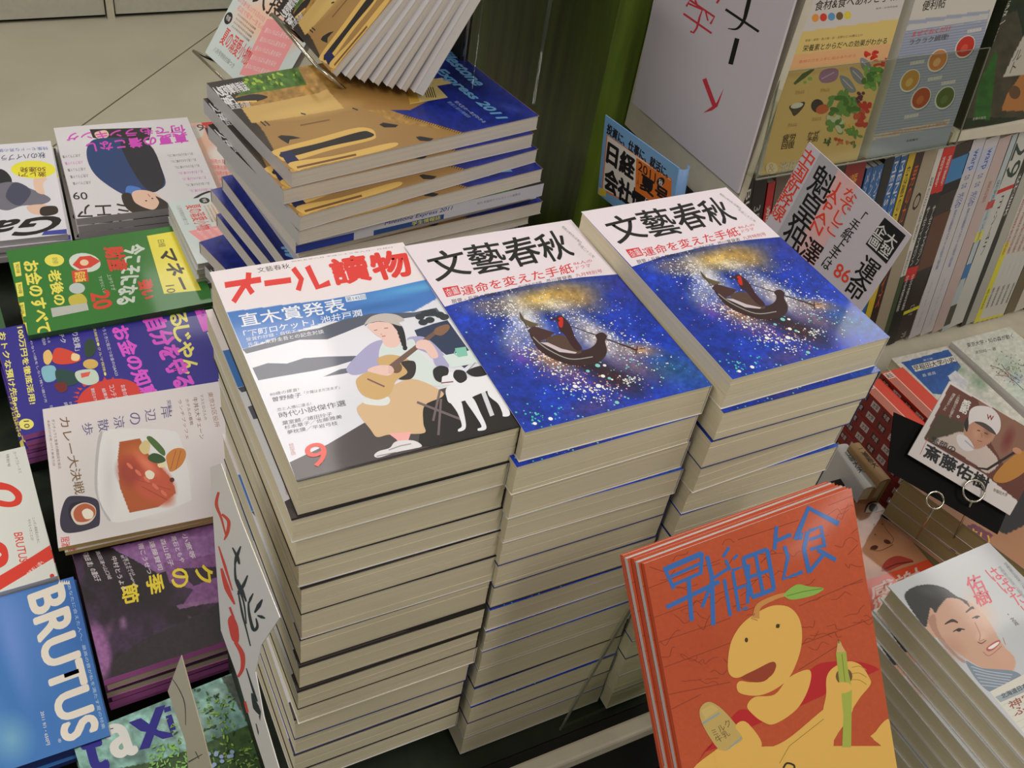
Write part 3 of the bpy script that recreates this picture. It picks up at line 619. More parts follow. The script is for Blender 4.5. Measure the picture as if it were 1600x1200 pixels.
# tilted summer-shirt magazine, seen at upper left
SQ = None
def art_shirt(M, W, H, crop, rot=False):
    a = Art(W, H, M=M, crop=crop, gain=1.12); return a
SHQ = [(980, -330), (1500, -160), (1110, 385), (970, 290)]
def shirt_art(W, H):
    """millimetre layout, head up"""
    a = Art(W, H, gain=1.15); w, h = W * 1000, H * 1000
    a.canvas((196, 206, 204), 0.0015); a.soft(w * .5, h * .62, w * .5, h * .16, (226, 190, 168), 1, -20, .5); a.soft(w * .2, h * .35, w * .3, h * .3, (206, 214, 208), .8, 0, 1)
    a.soft(w * .8, h * .55, w * .2, h * .3, (222, 176, 156), .9, 20, .6); a.soft(w * .55, h * .12, w * .5, h * .14, (214, 220, 220), 1, 0, 1)
    K = (46, 40, 38); P = (226, 130, 136); R = (210, 74, 70)
    a.poly([(w * .48, h * .62), (w * .86, h * .52), (w * .88, h * .86), (w * .5, h * .96)], (232, 150, 152))
    for i in range(5): a.text('夏のいちばん星を探せ', (w * .52, h * (.66 + i * .055)), (w * .82, h * (.60 + i * .055)), (w * .52, h * (.69 + i * .055)), (226, 206, 204), .01)
    a.text('モノ&ボロ', (w * .35, h * .24), (w * .9, h * .24), (w * .35, h * .30), R, .02)
    a.text('大 夏シャツ', (w * .12, h * .33), (w * .96, h * .33), (w * .12, h * .45), K, .025, 3); a.text('大捜査!', (w * .22, h * .47), (w * .86, h * .47), (w * .22, h * .60), K, .025, 3)
    a.text('この夏買うべき', (w * .05, h * .15), (w * .1, h * .15), (w * .05, h * .4), (110, 110, 106), 0, vertical=True)
    a.text('夏の定番を格上げする百の方法', (w * .06, h * .62), (w * .46, h * .62), (w * .06, h * .65), P, .01); a.text('名店で探す一生もの', (w * .1, h * .66), (w * .5, h * .66), (w * .1, h * .69), P, .01)
    a.blob(w * .06, h * .76, w * .05, h * .035, K); a.text('特集', (w * .03, h * .745), (w * .09, h * .745), (w * .03, h * .775), (220, 220, 216), .01)
    a.text('夏の溺愛小物!', (w * .1, h * .80), (w * .52, h * .80), (w * .1, h * .90), R, .02, 3)
    for i in range(4): a.text('大人の休日を彩る名品図鑑', (w * .14, h * (.70 + i * .024)), (w * .42, h * (.70 + i * .024)), (w * .14, h * (.713 + i * .024)), (90, 90, 86), 0)
    a.text('八月号特別付録つき', (w * .08, h * .93), (w * .4, h * .93), (w * .08, h * .96), (120, 120, 116), 0)
    return a.mesh()
SHA = shirt_art(.175, .235)
M = at_corner(np.array([-.022, .664, .76]) + np.array([0, 0, .0]), .175, .235, -77.7, 33.5, 0, 'BR')
book('fashion_magazine', 'summer-shirt fashion magazine tilted in the wire rack over the floor', 'magazine', M, .175, .235, .008, SHA, PAGESW, GREYCOV, 'L')
a2, b2 = frame(-77.7, 33.5); rackwire(np.array([-.022, .664, .76]) - b2 * .004, a2, np.cross(a2, b2), .165)
put('support_rail', MB().tube([(.16, .50, .62), (.16, .50, 1.3)], .003).mesh('support_rail', STEEL, True), rk)
put('added_dark_panel', MB().box(.155, .165, .50, .90, .70, 1.2).mesh('added_dark_panel', BLACK), rk)  # added black panel that reads as the dark space behind the rack

# ================================================================== magazines on the low tier, left
def lowpile(name, label, cat, P, W, H, yaw, T, n, art, pm, cover, group, spine='B', k='TL', jit=.003, tilt=90):
    z = P[2]
    for i in range(n):
        r = random.Random(i * 7 + int(P[0] * 1000)); d = np.array([r.uniform(-jit, jit), r.uniform(-jit, jit), 0]) if i else np.zeros(3)
        Q = np.array([P[0], P[1], z]) + d
        lab = label if i == 0 else '%s, %s of its pile' % (label.split(',')[0], ORD[i].replace(' from the top', ''))
        lab = ' '.join(lab.split()[:16])
        book(name, lab, cat, at_corner(Q, W, H, yaw + (r.uniform(-1, 1) if i else 0), 90, 0, k), W, H, T, art, pm, cover, spine[i % len(spine)], group, seed=i)
        z -= T + .0005
    return z
def stand(label, x0, x1, y0, y1, z):
    if z - LZ > .002:
        o = put('display_block', MB().box(x0, x1, y0, y1, LZ + .0005, z - .0005).mesh('display_block', GREEN2)); tag(o, label, 'display block')
# blue/magenta money magazine
C2 = (0, 360, 3.5306); C3 = (0, 600, 3.75); C4 = (0, 880, 3.636); C1 = (0, 0, 3.0)
Mp = at_corner((-.394, .772, .40), .285, .222, 3.2, 90, 0, 'TL')
def art_purple():
    a = Art(.285, .222, M=Mp, crop=C2, gain=1.15); a.poly([(-200, 300), (1500, 0), (1500, 1300), (-200, 1400)], (52, 46, 136))
    P = (214, 84, 200); Y = (226, 216, 110); W_ = (206, 206, 214); R = (206, 62, 52)
    a.poly([(1025, 320), (1200, 285), (1260, 520), (1120, 560)], P); a.text('100万円', (1100, 335), (1128, 470), (1082, 340), (60, 40, 130), .02)
    for i, (ch, s_) in enumerate(zip('あるじゃん', (1, 1, .9, .8, 1))):
        x, y = 1000 + i * 20, 345 + i * 88; a.text(ch, (x, y), (x + 18, y + 82), (x - 88, y + 16), Y, .04, 3)
    a.text('自分を守る', (905, 470), (1085, 850), (790, 500), P, .05, 3); a.text('お金の知恵', (700, 520), (880, 920), (612, 545), P, .05, 3)
    a.poly([(585, 400), (900, 352), (915, 430), (600, 488)], Y); a.text('お金賢人53人に聞いた', (892, 360), (905, 430), (880, 362), (60, 60, 30), 0) ; a.text('家計・円高・株価', (620, 452), (830, 408), (628, 478), (60, 60, 30), .015)
    a.text('イザというときに役立つお金のQ&A23', (560, 462), (655, 800), (540, 466), W_, .01); a.text('●相談総額●クルマ保険●', (515, 480), (590, 800), (500, 484), Y, .005)
    a.blob(600, 920, 175, 95, R, -14, 30)
    for i in range(26):
        t = i / 26 * 2 * PI; a.poly([(600 + 170 * math.cos(t - .08), 920 + 90 * math.sin(t - .08)), (600 + 200 * math.cos(t), 920 + 112 * math.sin(t)), (600 + 170 * math.cos(t + .08), 920 + 90 * math.sin(t + .08))], R)
    a.text('お金の知恵', (690, 850), (716, 945), (665, 856), W_, .02); a.text('コンテスト', (628, 850), (655, 955), (600, 858), W_, .02); a.text('結果発表!', (580, 870), (610, 965), (560, 874), W_, .02); a.text('節約王のアイデア', (520, 870), (548, 980), (500, 874), W_, .02)
    a.text('100万円を徹底活用!', (128, 530), (200, 955), (92, 536), Y, .035); a.text('おトクな預け先Best9', (30, 560), (120, 1030), (-8, 566), Y, .035)
    a.text('もう迷わない!損をしない賢い選び方', (160, 530), (262, 950), (146, 533), W_, .005)
    a.text('最新テク', (330, 500), (368, 618), (300, 506), W_, .03); a.text('「小回り投資」', (415, 480), (450, 660), (380, 486), W_, .02); a.text('先輩が教える', (250, 510), (280, 620), (236, 512), W_, .01); a.text('注目銘柄30', (228, 515), (258, 632), (208, 518), W_, .01)
    a.blob(145, 1070, 42, 30, Y, 0); a.text('10', (160, 1050), (165, 1090), (130, 1052), (60, 50, 40), .02)
    a.text('住宅ローン', (395, 945), (412, 1000), (380, 948), W_, .01); a.text('保険の見直し', (370, 948), (392, 1005), (350, 950), W_, .01); a.text('年金・税金', (290, 965), (310, 1010), (272, 968), W_, .01)
    # generic picture of household things
    a.smooth([(300, 660), (340, 650), (420, 680), (445, 715), (400, 735), (330, 740), (290, 720)], (206, 70, 50)); a.smooth([(400, 680), (440, 690), (430, 720), (395, 715)], (230, 200, 150)); a.smooth([(240, 680), (270, 660), (290, 700), (270, 740), (245, 730)], (222, 184, 110))
    a.smooth([(230, 760), (300, 750), (310, 820), (250, 835)], (130, 180, 196)); a.smooth([(310, 770), (400, 780), (440, 830), (380, 860), (320, 840)], (40, 70, 66)); a.smooth([(420, 780), (520, 770), (545, 830), (490, 855), (430, 830)], (190, 206, 190)); a.poly([(445, 790), (500, 780), (490, 805), (450, 815)], (214, 90, 80))
    a.blob(500, 738, 42, 27, (206, 170, 90), 0); a.smooth([(300, 850), (360, 840), (370, 880), (330, 895)], (110, 40, 40)); a.smooth([(470, 620), (510, 600), (530, 660), (500, 700), (470, 690)], (44, 66, 50))
    return a.mesh()
PURP = art_purple(); PINK = material('magenta_spine', (226, 128, 206), .5)
z = lowpile('money_magazine', 'blue money magazine with magenta and yellow lettering', 'magazine', (-.394, .772, .40), .285, .222, 3.2, .0085, 6, PURP, PAGESW, PINK, 'blue money magazines on the low tier')
stand('dark green block under the blue money magazines', -.385, -.125, .58, .765, z)
# green money magazines
Mg = at_corner((-.355, .945, .41), .262, .21, 1.3, 90, 0, 'TL')
def art_greenmag():
    a = Art(.262, .21, M=Mg, crop=C2, gain=1.15); a.poly([(-100, 100), (1200, -100), (1300, 700), (-100, 800)], (52, 116, 48))
    Y = (222, 212, 90); W_ = (200, 208, 196); R = (206, 66, 50)
    a.poly([(810, 30), (960, 5), (1110, 330), (905, 350)], (226, 214, 80))
    a.text('マネー', (960, 100), (1065, 320), (868, 108), (30, 30, 20), .04, 3); a.text('日経', (905, 50), (915, 90), (868, 54), (60, 60, 30), .01); a.text('10', (960, 300), (970, 342), (912, 305), (50, 50, 30), .015)
    a.text('今こそになる', (800, 75), (750, 400), (690, 85), W_, .04, 3); a.text('強い', (835, 270), (860, 370), (760, 280), R, .05, 3); a.text('財産', (675, 90), (710, 215), (572, 98), R, .05, 3)
    a.blob(468, 178, 88, 52, W_, 8); a.poly([(400, 190), (440, 145), (500, 140), (555, 170), (500, 205), (440, 215)], R); a.blob(465, 178, 24, 17, (226, 196, 160))
    a.blob(300, 165, 54, 34, Y); a.text('知らなきゃ損する!', (318, 150), (326, 185), (285, 152), (60, 90, 40), .01)
    a.text('老後の', (330, 215), (368, 405), (262, 225), Y, .04, 3); a.text('お金のすべて', (210, 165), (290, 560), (128, 175), Y, .04, 3)
    for i in range(4): x, y = 85 + i * 12, 180 + i * 112; a.poly([(x - 12, y), (x + 24, y - 8), (x + 34, y + 70), (x + 2, y + 76)], Y); a.text('知得', (x + 20, y + 4), (x + 26, y + 56), (x, y + 6), (50, 80, 40), .01)
    a.text('上がりすぎ', (612, 240), (640, 330), (590, 244), W_, .01); a.text('下がりにくい', (560, 250), (590, 345), (540, 254), W_, .01); a.text('20', (600, 330), (620, 420), (500, 350), R, .04, 3)
    a.poly([(395, 225), (480, 215), (490, 280), (405, 290)], R); a.text('保存版', (470, 225), (476, 280), (410, 232), Y, .02); a.blob(425, 320, 44, 30, (180, 190, 186)); a.smooth([(380, 370), (450, 350), (480, 400), (400, 420)], (190, 176, 70)); a.poly([(280, 430), (480, 400), (490, 440), (290, 480)], (176, 178, 170))
    return a.mesh()
GMA = art_greenmag(); GC = material('dark_green_cover', (52, 92, 52), .5)
z = lowpile('money_magazine', 'green money magazine with red and yellow lettering', 'magazine', (-.355, .945, .41), .262, .21, 1.3, .0075, 5, GMA, PAGESW, GC, 'green money magazines, right pile')
stand('dark green block under the right green money magazines', -.345, -.125, .79, .935, z)
z = lowpile('money_magazine', 'green money magazine at the picture edge, under the others', 'magazine', (-.665, .925, .392), .282, .21, 2.5, .0075, 3, GMA, PAGESW, GC, 'green money magazines, left pile')
stand('dark green block under the left green money magazines', -.66, -.395, .74, .90, z)
# white cookery magazine
Mw = at_corner((-.352, .563, .427), .252, .232, -3.6, 90, 0, 'TL')
def art_food():
    a = Art(.252, .232, M=Mw, crop=C3, gain=1.14); a.canvas((212, 204, 204), .0009)
    a.soft(700, 620, 520, 420, (196, 194, 192), .5, 0, .5); a.soft(860, 540, 280, 260, (216, 214, 212), 1, 0, .2)
    a.fill(catmull([(600, 290), (700, 262), (980, 270), (1060, 330), (1120, 640), (1080, 700), (800, 790), (640, 800), (580, 640), (572, 420)], True, 6), (216, 214, 213)); a.soft(640, 560, 60, 260, (190, 188, 188), .6, 0, 1)
    a.fill([(700, 340), (820, 320), (860, 400), (1010, 560), (1030, 640), (930, 720), (760, 755), (700, 600), (690, 440)], (170, 84, 40)); a.soft(800, 400, 90, 60, (190, 110, 60), .8, 0, 1)
    a.soft(870, 540, 210, 110, (190, 82, 56), 1, 40, .35); a.soft(760, 520, 90, 120, (150, 60, 46), .9, -20, .6); a.soft(900, 640, 150, 70, (186, 84, 56), 1, 25, .5); a.soft(860, 470, 120, 40, (214, 120, 90), .9, 45, .8)
    T_ = (120, 92, 60); V = (94, 84, 130)
    a.smooth([(815, 370), (850, 330), (880, 350), (870, 400), (840, 410)], (206, 186, 130)); a.smooth([(860, 320), (890, 310), (960, 380), (965, 420), (930, 400)], (72, 104, 50)); a.smooth([(865, 430), (900, 405), (950, 420), (970, 450), (930, 465), (885, 455)], (50, 78, 40)); a.smooth([(925, 470), (970, 460), (975, 480), (935, 490)], (220, 206, 160))
    a.smooth([(975, 420), (1020, 380), (1075, 380), (1090, 420), (1060, 480), (1000, 515), (980, 470)], (196, 122, 54)); a.stroke([(1000, 500), (1030, 390)], 5, (160, 90, 40)); a.stroke([(1030, 500), (1060, 390)], 5, (160, 90, 40))
    a.smooth([(850, 520), (875, 505), (905, 525), (895, 555), (865, 555)], (222, 212, 190)); a.blob(1008, 562, 14, 14, (80, 30, 30)); a.stroke([(800, 560), (1000, 620)], 4, (150, 66, 50)); a.stroke([(830, 600), (980, 680)], 4, (140, 60, 46))
    for i in range(5): a.blob(760 + i * 50, 480 + i * 40, 26, 10, (206, 110, 84), 45, 8)
    a.smooth([(570, 620), (580, 400), (600, 290), (590, 280), (572, 330), (556, 480), (560, 640), (620, 780), (650, 800), (600, 720)], (176, 174, 174))
    a.smooth([(360, 740), (390, 670), (440, 655), (540, 665), (580, 700), (585, 810), (560, 840), (460, 868), (380, 870), (352, 820)], (54, 48, 66)); a.smooth([(400, 750), (420, 700), (500, 690), (530, 720), (520, 790), (470, 820), (420, 800)], (36, 30, 46)); a.smooth([(415, 760), (440, 715), (500, 695), (555, 720), (560, 770), (520, 815), (450, 822)], (210, 196, 180)); a.smooth([(430, 760), (450, 720), (500, 700), (552, 725), (556, 770), (510, 805), (450, 805)], (176, 92, 60)); a.smooth([(480, 750), (510, 730), (545, 750), (540, 785), (500, 790)], (226, 216, 200))
    a.text('岸辺の涼散歩', (1000, 110), (640, 250), (1030, 170), V, 0)  if False else None
    a.text('閑静な', (1000, 95), (1015, 170), (975, 98), V, .01)
    for i, ch in enumerate('岸辺の涼散歩'):
        x, y = 1000 - i * 92, 122 + i * 20; a.text(ch, (x, y), (x + 10, y + 70), (x - 62, y + 12), V, .01, 3)
    a.text('カレー大決戦', (405, 190), (500, 640), (345, 200), T_, .02, 3); a.text('ダンチュウと食楽の精鋭店を採点', (320, 205), (360, 495), (302, 208), T_, .005); a.text('本誌だけが見つけた新実力店', (290, 210), (325, 480), (275, 212), T_, .005)
    a.text('牛丼5大チェーン', (1155, 75), (1200, 320), (1125, 80), T_, .005); a.text('マスヒロさんの', (1190, 60), (1215, 210), (1172, 62), T_, 0); a.text('ホテルの看板', (1105, 85), (1135, 240), (1085, 88), T_, .005); a.text('ランチブッフェ', (1062, 90), (1112, 320), (1042, 94), T_, .005); a.text('東京23区役所', (1245, 45), (1290, 250), (1215, 50), (160, 120, 100), .005)
    a.text('居酒屋', (405, 890), (415, 990), (355, 900), (206, 60, 50), .02, 3)
    return a.mesh()
FOOD = art_food(); YC = material('yellow_edge_cover', (206, 176, 110), .5)
z = lowpile('cookery_magazine', 'white cookery magazine with a beef dish on its cover', 'magazine', (-.352, .563, .427), .252, .232, -3.6, .006, 2, FOOD, PAGESW, YC, 'white cookery magazines on the low tier')
stand('dark green block under the white cookery magazines', -.34, -.125, .36, .54, z)
# purple and black music magazine
Mb = at_corner((-.354, .361, .410), .245, .205, 1.0, 90, 0, 'TL')
def art_music():
    a = Art(.245, .205, M=Mb, crop=C4, gain=1.1); a.canvas((36, 26, 34), .0012)
    a.noise(150, .6, 2, (78, 50, 86)); a.soft(800, 230, 320, 150, (34, 24, 32), .8, 0, .8)
    a.fill([(620, -90), (830, -130), (1260, -240), (1260, -60), (900, 60), (760, -20)], (140, 96, 150)); a.fill([(930, 0), (1260, -60), (1260, 220), (1030, 250), (1100, 150), (960, 110)], (124, 78, 128)); a.fill([(1000, 30), (1260, 20), (1260, 70), (1100, 130)], (50, 34, 50))
    a.soft(560, 500, 80, 190, (150, 96, 150), .9, -10, .35); a.soft(620, 380, 30, 90, (110, 76, 108), .8, 20, 1); a.soft(700, 340, 30, 50, (140, 100, 140), .9, 0, .8); a.soft(850, 450, 60, 24, (110, 76, 108), .8, -40, 1); a.soft(1090, 330, 14, 50, (160, 120, 160), .9, -30, 1)
    a.fill([(800, 440), (1050, 330), (1260, 220), (1260, 470), (640, 640), (640, 560)], (44, 38, 40)); a.fill([(1000, 240), (1260, 190), (1260, 210), (1020, 262)], (130, 90, 130)); a.fill([(470, -30), (640, -90), (700, -30), (600, 130), (490, 100)], (40, 30, 36)); a.noise(18, .2, 4)
    W_ = (216, 206, 210); Y = (226, 202, 50)
    for ch, (x, y) in zip('クの季節', ((1200, 20), (1060, 40), (920, 75), (780, 130))): a.text(ch, (x, y - 20), (x + 14, y + 85), (x - 92, y + 2), Y, .035, 3)
    for i, tx in enumerate(('小室等', '高石ともや', '森山良子', '遠藤賢司', '南こうせつ')): a.text(tx, (1060 - i * 62, -170 + i * 14), (1115 - i * 62, -30 + i * 22), (1030 - i * 62, -165 + i * 14), W_, .02)
    a.text('中村とうよう', (660, -40), (720, 150), (630, -34), W_, .02); a.text('〈愛するのは\n歌ではなくSongbird〉', (716, -50), (800, 130), (680, -44), W_, .01)
    a.text('「高田 渡」の遺伝子', (500, 0), (590, 260), (462, 6), W_, .02) if False else a.text('「高田 渡」の遺伝子', (500, -60), (578, 100), (465, -54), W_, .02)
    a.text('高田漣×山口岐', (565, -70), (640, 90), (540, -66), W_, .01)
    return a.mesh()
MUS = art_music()
z = lowpile('music_magazine', 'purple and black music magazine with yellow lettering', 'magazine', (-.354, .361, .410), .245, .205, 1.0, .0105, 6, MUS, PAGES, PINK, 'purple and black music magazines', spine='BTTBB')
# magazines lying at the picture's lower left
Mc = at_corner((-.381, .523, .408), .285, .215, 2.0, 90, 0, 'TR')
def art_casa():
    a = Art(.285, .215, M=Mc, crop=C3, gain=1.12); a.poly([(-2000, 300), (400, 300), (400, 1400), (-2000, 1400)], (206, 208, 202)); R = (206, 56, 40)
    a.poly([(190, 1010), (330, 920), (330, 1010), (30, 1190), (-200, 1330), (-300, 1300)], R)
    a.smooth([(-30, 575), (60, 590), (125, 640), (120, 700), (60, 722), (-20, 710), (-20, 680), (60, 690), (90, 665), (50, 625), (-30, 615)], R); a.smooth([(-40, 915), (30, 945), (50, 1010), (30, 1060), (-40, 1090), (-40, 1040), (10, 1000), (-40, 960)], R)
    a.text('BRUTUS', (130, 868), (165, 1040), (80, 874), R, .02, 3); a.text('2011年夏', (240, 1035), (225, 1060), (160, 1000), (220, 216, 210), .01) if False else None
    a.text('2011年夏 新しい旅へ', (130, 1130), (240, 1030), (150, 1150), (224, 206, 200), .02)
    a.text('特別号', (52, 410), (62, 485), (34, 412), (90, 90, 86), .01); a.text('カーサブルータス', (95, 395), (130, 520), (75, 398), (120, 120, 116), 0); a.text('ニッポン再発見のために', (205, 780), (235, 930), (188, 783), (90, 90, 86), .005); a.text('今やるべきことは?', (178, 790), (200, 915), (160, 793), (90, 90, 86), .005)
    a.text('CASA BRUTUS', (150, 1185), (285, 1140), (153, 1198), (140, 140, 134), .005); a.blob(305, 1125, 14, 14, (190, 50, 40), 0, 8)
    a.smooth([(-20, 230), (40, 250), (50, 290), (-20, 320)], (120, 196, 80))
    return a.mesh()
CASA = art_casa()
z = lowpile('travel_magazine', 'white magazine with red script letters and diagonal red band', 'magazine', (-.381, .523, .408), .285, .215, 2.0, .010, 3, CASA, PAGESW, GREYCOV, 'white red-banded magazines', k='TR')
Mr = at_corner((-.358, .306, .402), .285, .210, .8, 90, 0, 'TR')
def art_brutus():
    a = Art(.285, .21, M=Mr, crop=C4, gain=1.12); a.canvas((58, 112, 178), .0016)
    a.soft(100, 300, 200, 560, (92, 130, 196), .8, -15, 1); a.soft(60, 420, 90, 500, (110, 140, 206), .7, -15, 1); a.soft(60, 1000, 160, 180, (110, 160, 190), .9, 0, .9); a.soft(480, 300, 160, 500, (44, 92, 168), .8, -10, 1); a.soft(-200, 900, 260, 260, (96, 160, 196), .8, 0, 1)
    W_ = (222, 214, 200)
    a.text('BRUTUS', (355, 118), (560, 945), (160, 190), W_, .05, 4)
    for k in range(5): a.poly([(330 + k * 13, 118), (340 + k * 13, 96), (347 + k * 13, 122)], W_)
    a.text('®', (345, 995), (350, 1018), (328, 998), W_, 0); a.text('あなたに会えた人へ。最高の音が私を満たす夏の特集', (402, 120), (600, 940), (382, 124), (170, 196, 214), .01); a.text('2011 9/1・650円', (250, 840), (285, 1030), (228, 845), W_, .015)
    return a.mesh()
BRU = art_brutus()
z = lowpile('culture_magazine', 'sky-blue magazine with huge cream capitals, lower left corner', 'magazine', (-.358, .306, .402), .285, .21, .8, .007, 3, BRU, PAGESW, BLUE, 'sky-blue magazines with cream capitals', k='TR')
# leafy literary quarterly
Mt = at_corner((-.391, .109, .400), .30, .20, 4.9, 90, 0, 'TL')
def art_taxi():
    a = Art(.30, .20, M=Mt, crop=C4, gain=1.1); a.canvas((120, 160, 150), .0013); a.noise(90, .35, 3); a.soft(1050, 900, 200, 180, (170, 190, 180), .8, 0, 1)
    a.fill([(1150, 1030), (1500, 880), (1900, 700), (1900, 1500), (0, 1500), (0, 1300), (900, 1120)], (58, 84, 44)); a.soft(1250, 740, 90, 80, (150, 176, 166), .9, 0, 1); a.soft(700, 960, 400, 90, (140, 176, 166), .7, -12, 1); a.fill([(1250, 640), (1330, 640), (1500, 900), (1420, 930)], (86, 96, 88)); a.noise(30, .3, 7)
    B = (38, 30, 130); W_ = (214, 212, 206)
    a.text('ten-taxi'[0], (455, 985), (560, 960), (510, 1190), B, .07, 4); a.text('a', (590, 935), (720, 905), (650, 1105), W_, .07, 4)
    a.poly([(730, 905), (800, 880), (900, 950), (975, 965), (985, 985), (925, 1000), (840, 960), (800, 955)], B); a.poly([(885, 820), (940, 805), (850, 1050), (790, 1062)], B); a.poly([(940, 870), (975, 858), (1000, 945), (965, 955)], B); a.poly([(930, 822), (968, 810), (972, 838), (935, 850)], B)
    a.text('en-', (548, 950), (640, 925), (556, 975), (40, 50, 90), .02, 3)
    r = random.Random(5)
    for i in range(900):
        x = r.uniform(950, 1700); y = r.uniform(720, 1300); m = 1150 - (x - 1150) * .42
        if y < m - 30 and r.random() < .8: 
            if not (1150 < x < 1330 and y > 740): continue
        a.blob(x, y, r.uniform(7, 18), r.uniform(3, 7), r.choice([(86, 130, 40), (130, 170, 70), (50, 84, 36), (110, 150, 60), (40, 66, 34), (150, 180, 90)]), r.uniform(0, 180), 6)
    for i in range(60): a.blob(r.uniform(850, 1060), r.uniform(1030, 1180), 14, 5, (130, 180, 90), r.uniform(0, 180), 6)
    for i in range(12): a.blob(r.uniform(1150, 1350), r.uniform(1070, 1160), 14, 12, (150, 170, 206), 0, 7)
    return a.mesh()
TAXI = art_taxi()
z = lowpile('literary_quarterly', 'leafy green literary quarterly with dark blue letters', 'magazine', (-.391, .109, .400), .30, .20, 4.9, .012, 3, TAXI, PAGES, GREYCOV, 'leafy literary quarterlies', spine='T')
# men's fashion magazines, heads towards the viewer
Mm = at_corner((-.236, 1.318, .400), .236, .297, -1.5, 90, 0, 'TL')
def art_mens():
    a = Art(.236, .297, quad=[(240, 600), (855, 530), (1005, 905), (340, 1040)], gain=1.14); a.canvas((206, 202, 206), .002)
    a.soft(700, 660, 500, 60, (214, 210, 214), 1, 0, 1)
    N = (38, 62, 108); K = (40, 36, 36); P = (200, 70, 180)
    a.poly([(415, 600), (700, 582), (690, 640), (560, 660), (430, 640)], K); a.smooth([(440, 615), (490, 602), (505, 625), (480, 645), (450, 640)], (214, 186, 160))
    a.smooth([(410, 670), (470, 640), (640, 640), (700, 680), (750, 790), (755, 850), (690, 885), (640, 880), (600, 905), (540, 890), (440, 820), (400, 740)], N); a.smooth([(560, 650), (690, 660), (750, 800), (740, 860), (690, 880), (620, 800)], (36, 36, 46)); a.smooth([(590, 860), (650, 870), (620, 905), (580, 900)], (70, 116, 190))
    a.smooth([(610, 890), (660, 875), (720, 890), (750, 925), (720, 960), (660, 960), (615, 940)], (216, 180, 160)); a.smooth([(560, 905), (600, 895), (625, 940), (700, 965), (730, 930), (715, 900), (770, 930), (775, 980), (700, 995), (620, 990), (575, 960)], (46, 36, 32)); a.blob(672, 925, 5, 3, K); a.blob(700, 912, 5, 3, K); a.stroke([(690, 905), (680, 893)], 4, (180, 90, 90))
    a.text('何でもランキング', (850, 600), (320, 640), (840, 562), P, .05) if False else None
    a.text('真夏の着こなし', (862, 642), (405, 712), (850, 598), P, .04, 3); a.text('何でもランキング', (850, 600), (305, 660), (842, 565), P, .04, 3)
    a.text('ミエア', (600, 1004), (348, 1034), (592, 942), K, .03, 3); a.text('ジ', (1005, 900), (880, 935), (960, 855), K, .03, 3); a.text('09', (400, 940), (330, 945), (395, 905), K, .02, 3)
    for i in range(7): a.text('涼しく見える大人の着こなし', (880 + i * 14, 700 + i * 26), (770 + i * 16, 716 + i * 26), (877 + i * 14, 688 + i * 26), P if i in (3, 4, 6) else (90, 86, 90), 0)
    for i in range(5): a.text('人気ブランド集', (370 + i * 12, 735 + i * 32), (282 + i * 12, 747 + i * 32), (366 + i * 12, 720 + i * 32), P if i == 1 else (80, 76, 80), 0)
    return a.mesh()
MEN = art_mens()
z = lowpile('fashion_magazine', "men's fashion magazine with a man in a blue jacket, upside down", 'magazine', (-.236, 1.318, .400), .236, .297, -1.5, .013, 4, MEN, PAGESW, GREYCOV, "men's fashion magazines at the aisle end", spine='B')
def art_gainer():
    a = Art(.236, .297, quad=[(-360, 760), (238, 655), (345, 1130), (-330, 1290)], gain=1.14); a.canvas((210, 208, 214), .002)
    K = (30, 28, 28)
    a.smooth([(-60, 850), (40, 815), (90, 850), (95, 900), (40, 945), (-60, 960)], (40, 38, 46)); a.smooth([(20, 920), (90, 880), (170, 905), (260, 950), (230, 985), (150, 1000), (90, 1030), (40, 1010)], (110, 108, 120)); a.smooth([(110, 880), (180, 920), (140, 1000), (80, 960)], (70, 72, 92)); a.smooth([(185, 860), (215, 845), (240, 850), (225, 880), (235, 930), (200, 920)], (220, 186, 164)); a.smooth([(170, 1000), (240, 985), (262, 1010), (240, 1040), (190, 1035)], (214, 180, 160)); a.smooth([(230, 1000), (285, 990), (295, 1025), (250, 1045), (225, 1035)], (50, 40, 36))
    a.blob(180, 808, 90, 46, (222, 214, 60), -4); a.text('激レア!\n50連発', (235, 840), (125, 852), (228, 790), (110, 60, 40), .02)
    a.text('秋のハイブランド', (225, 745), (-10, 785), (220, 715), (40, 50, 90), .02, 3); a.text('特集モードな男の勝負服', (232, 702), (-10, 738), (228, 685), (60, 90, 160), .01)
    a.text('Gai', (290, 1128), (-50, 1200), (318, 1035), K, .05, 4, italic=.2); a.text('n', (-62, 1200), (-190, 1230), (-50, 1150), K, .05, 3, italic=.2); a.poly([(250, 1125), (338, 1105), (342, 1130), (240, 1148)], (60, 66, 150))
    return a.mesh()
GAI = art_gainer()
Pg = onz(79, 220, .385)
z = lowpile('fashion_magazine', 'white fashion magazine with yellow oval and black italic title', 'magazine', tuple(Pg), .236, .297, -3, .010, 4, GAI, PAGESW, GREYCOV, 'white fashion magazines at the left edge', k='TR')
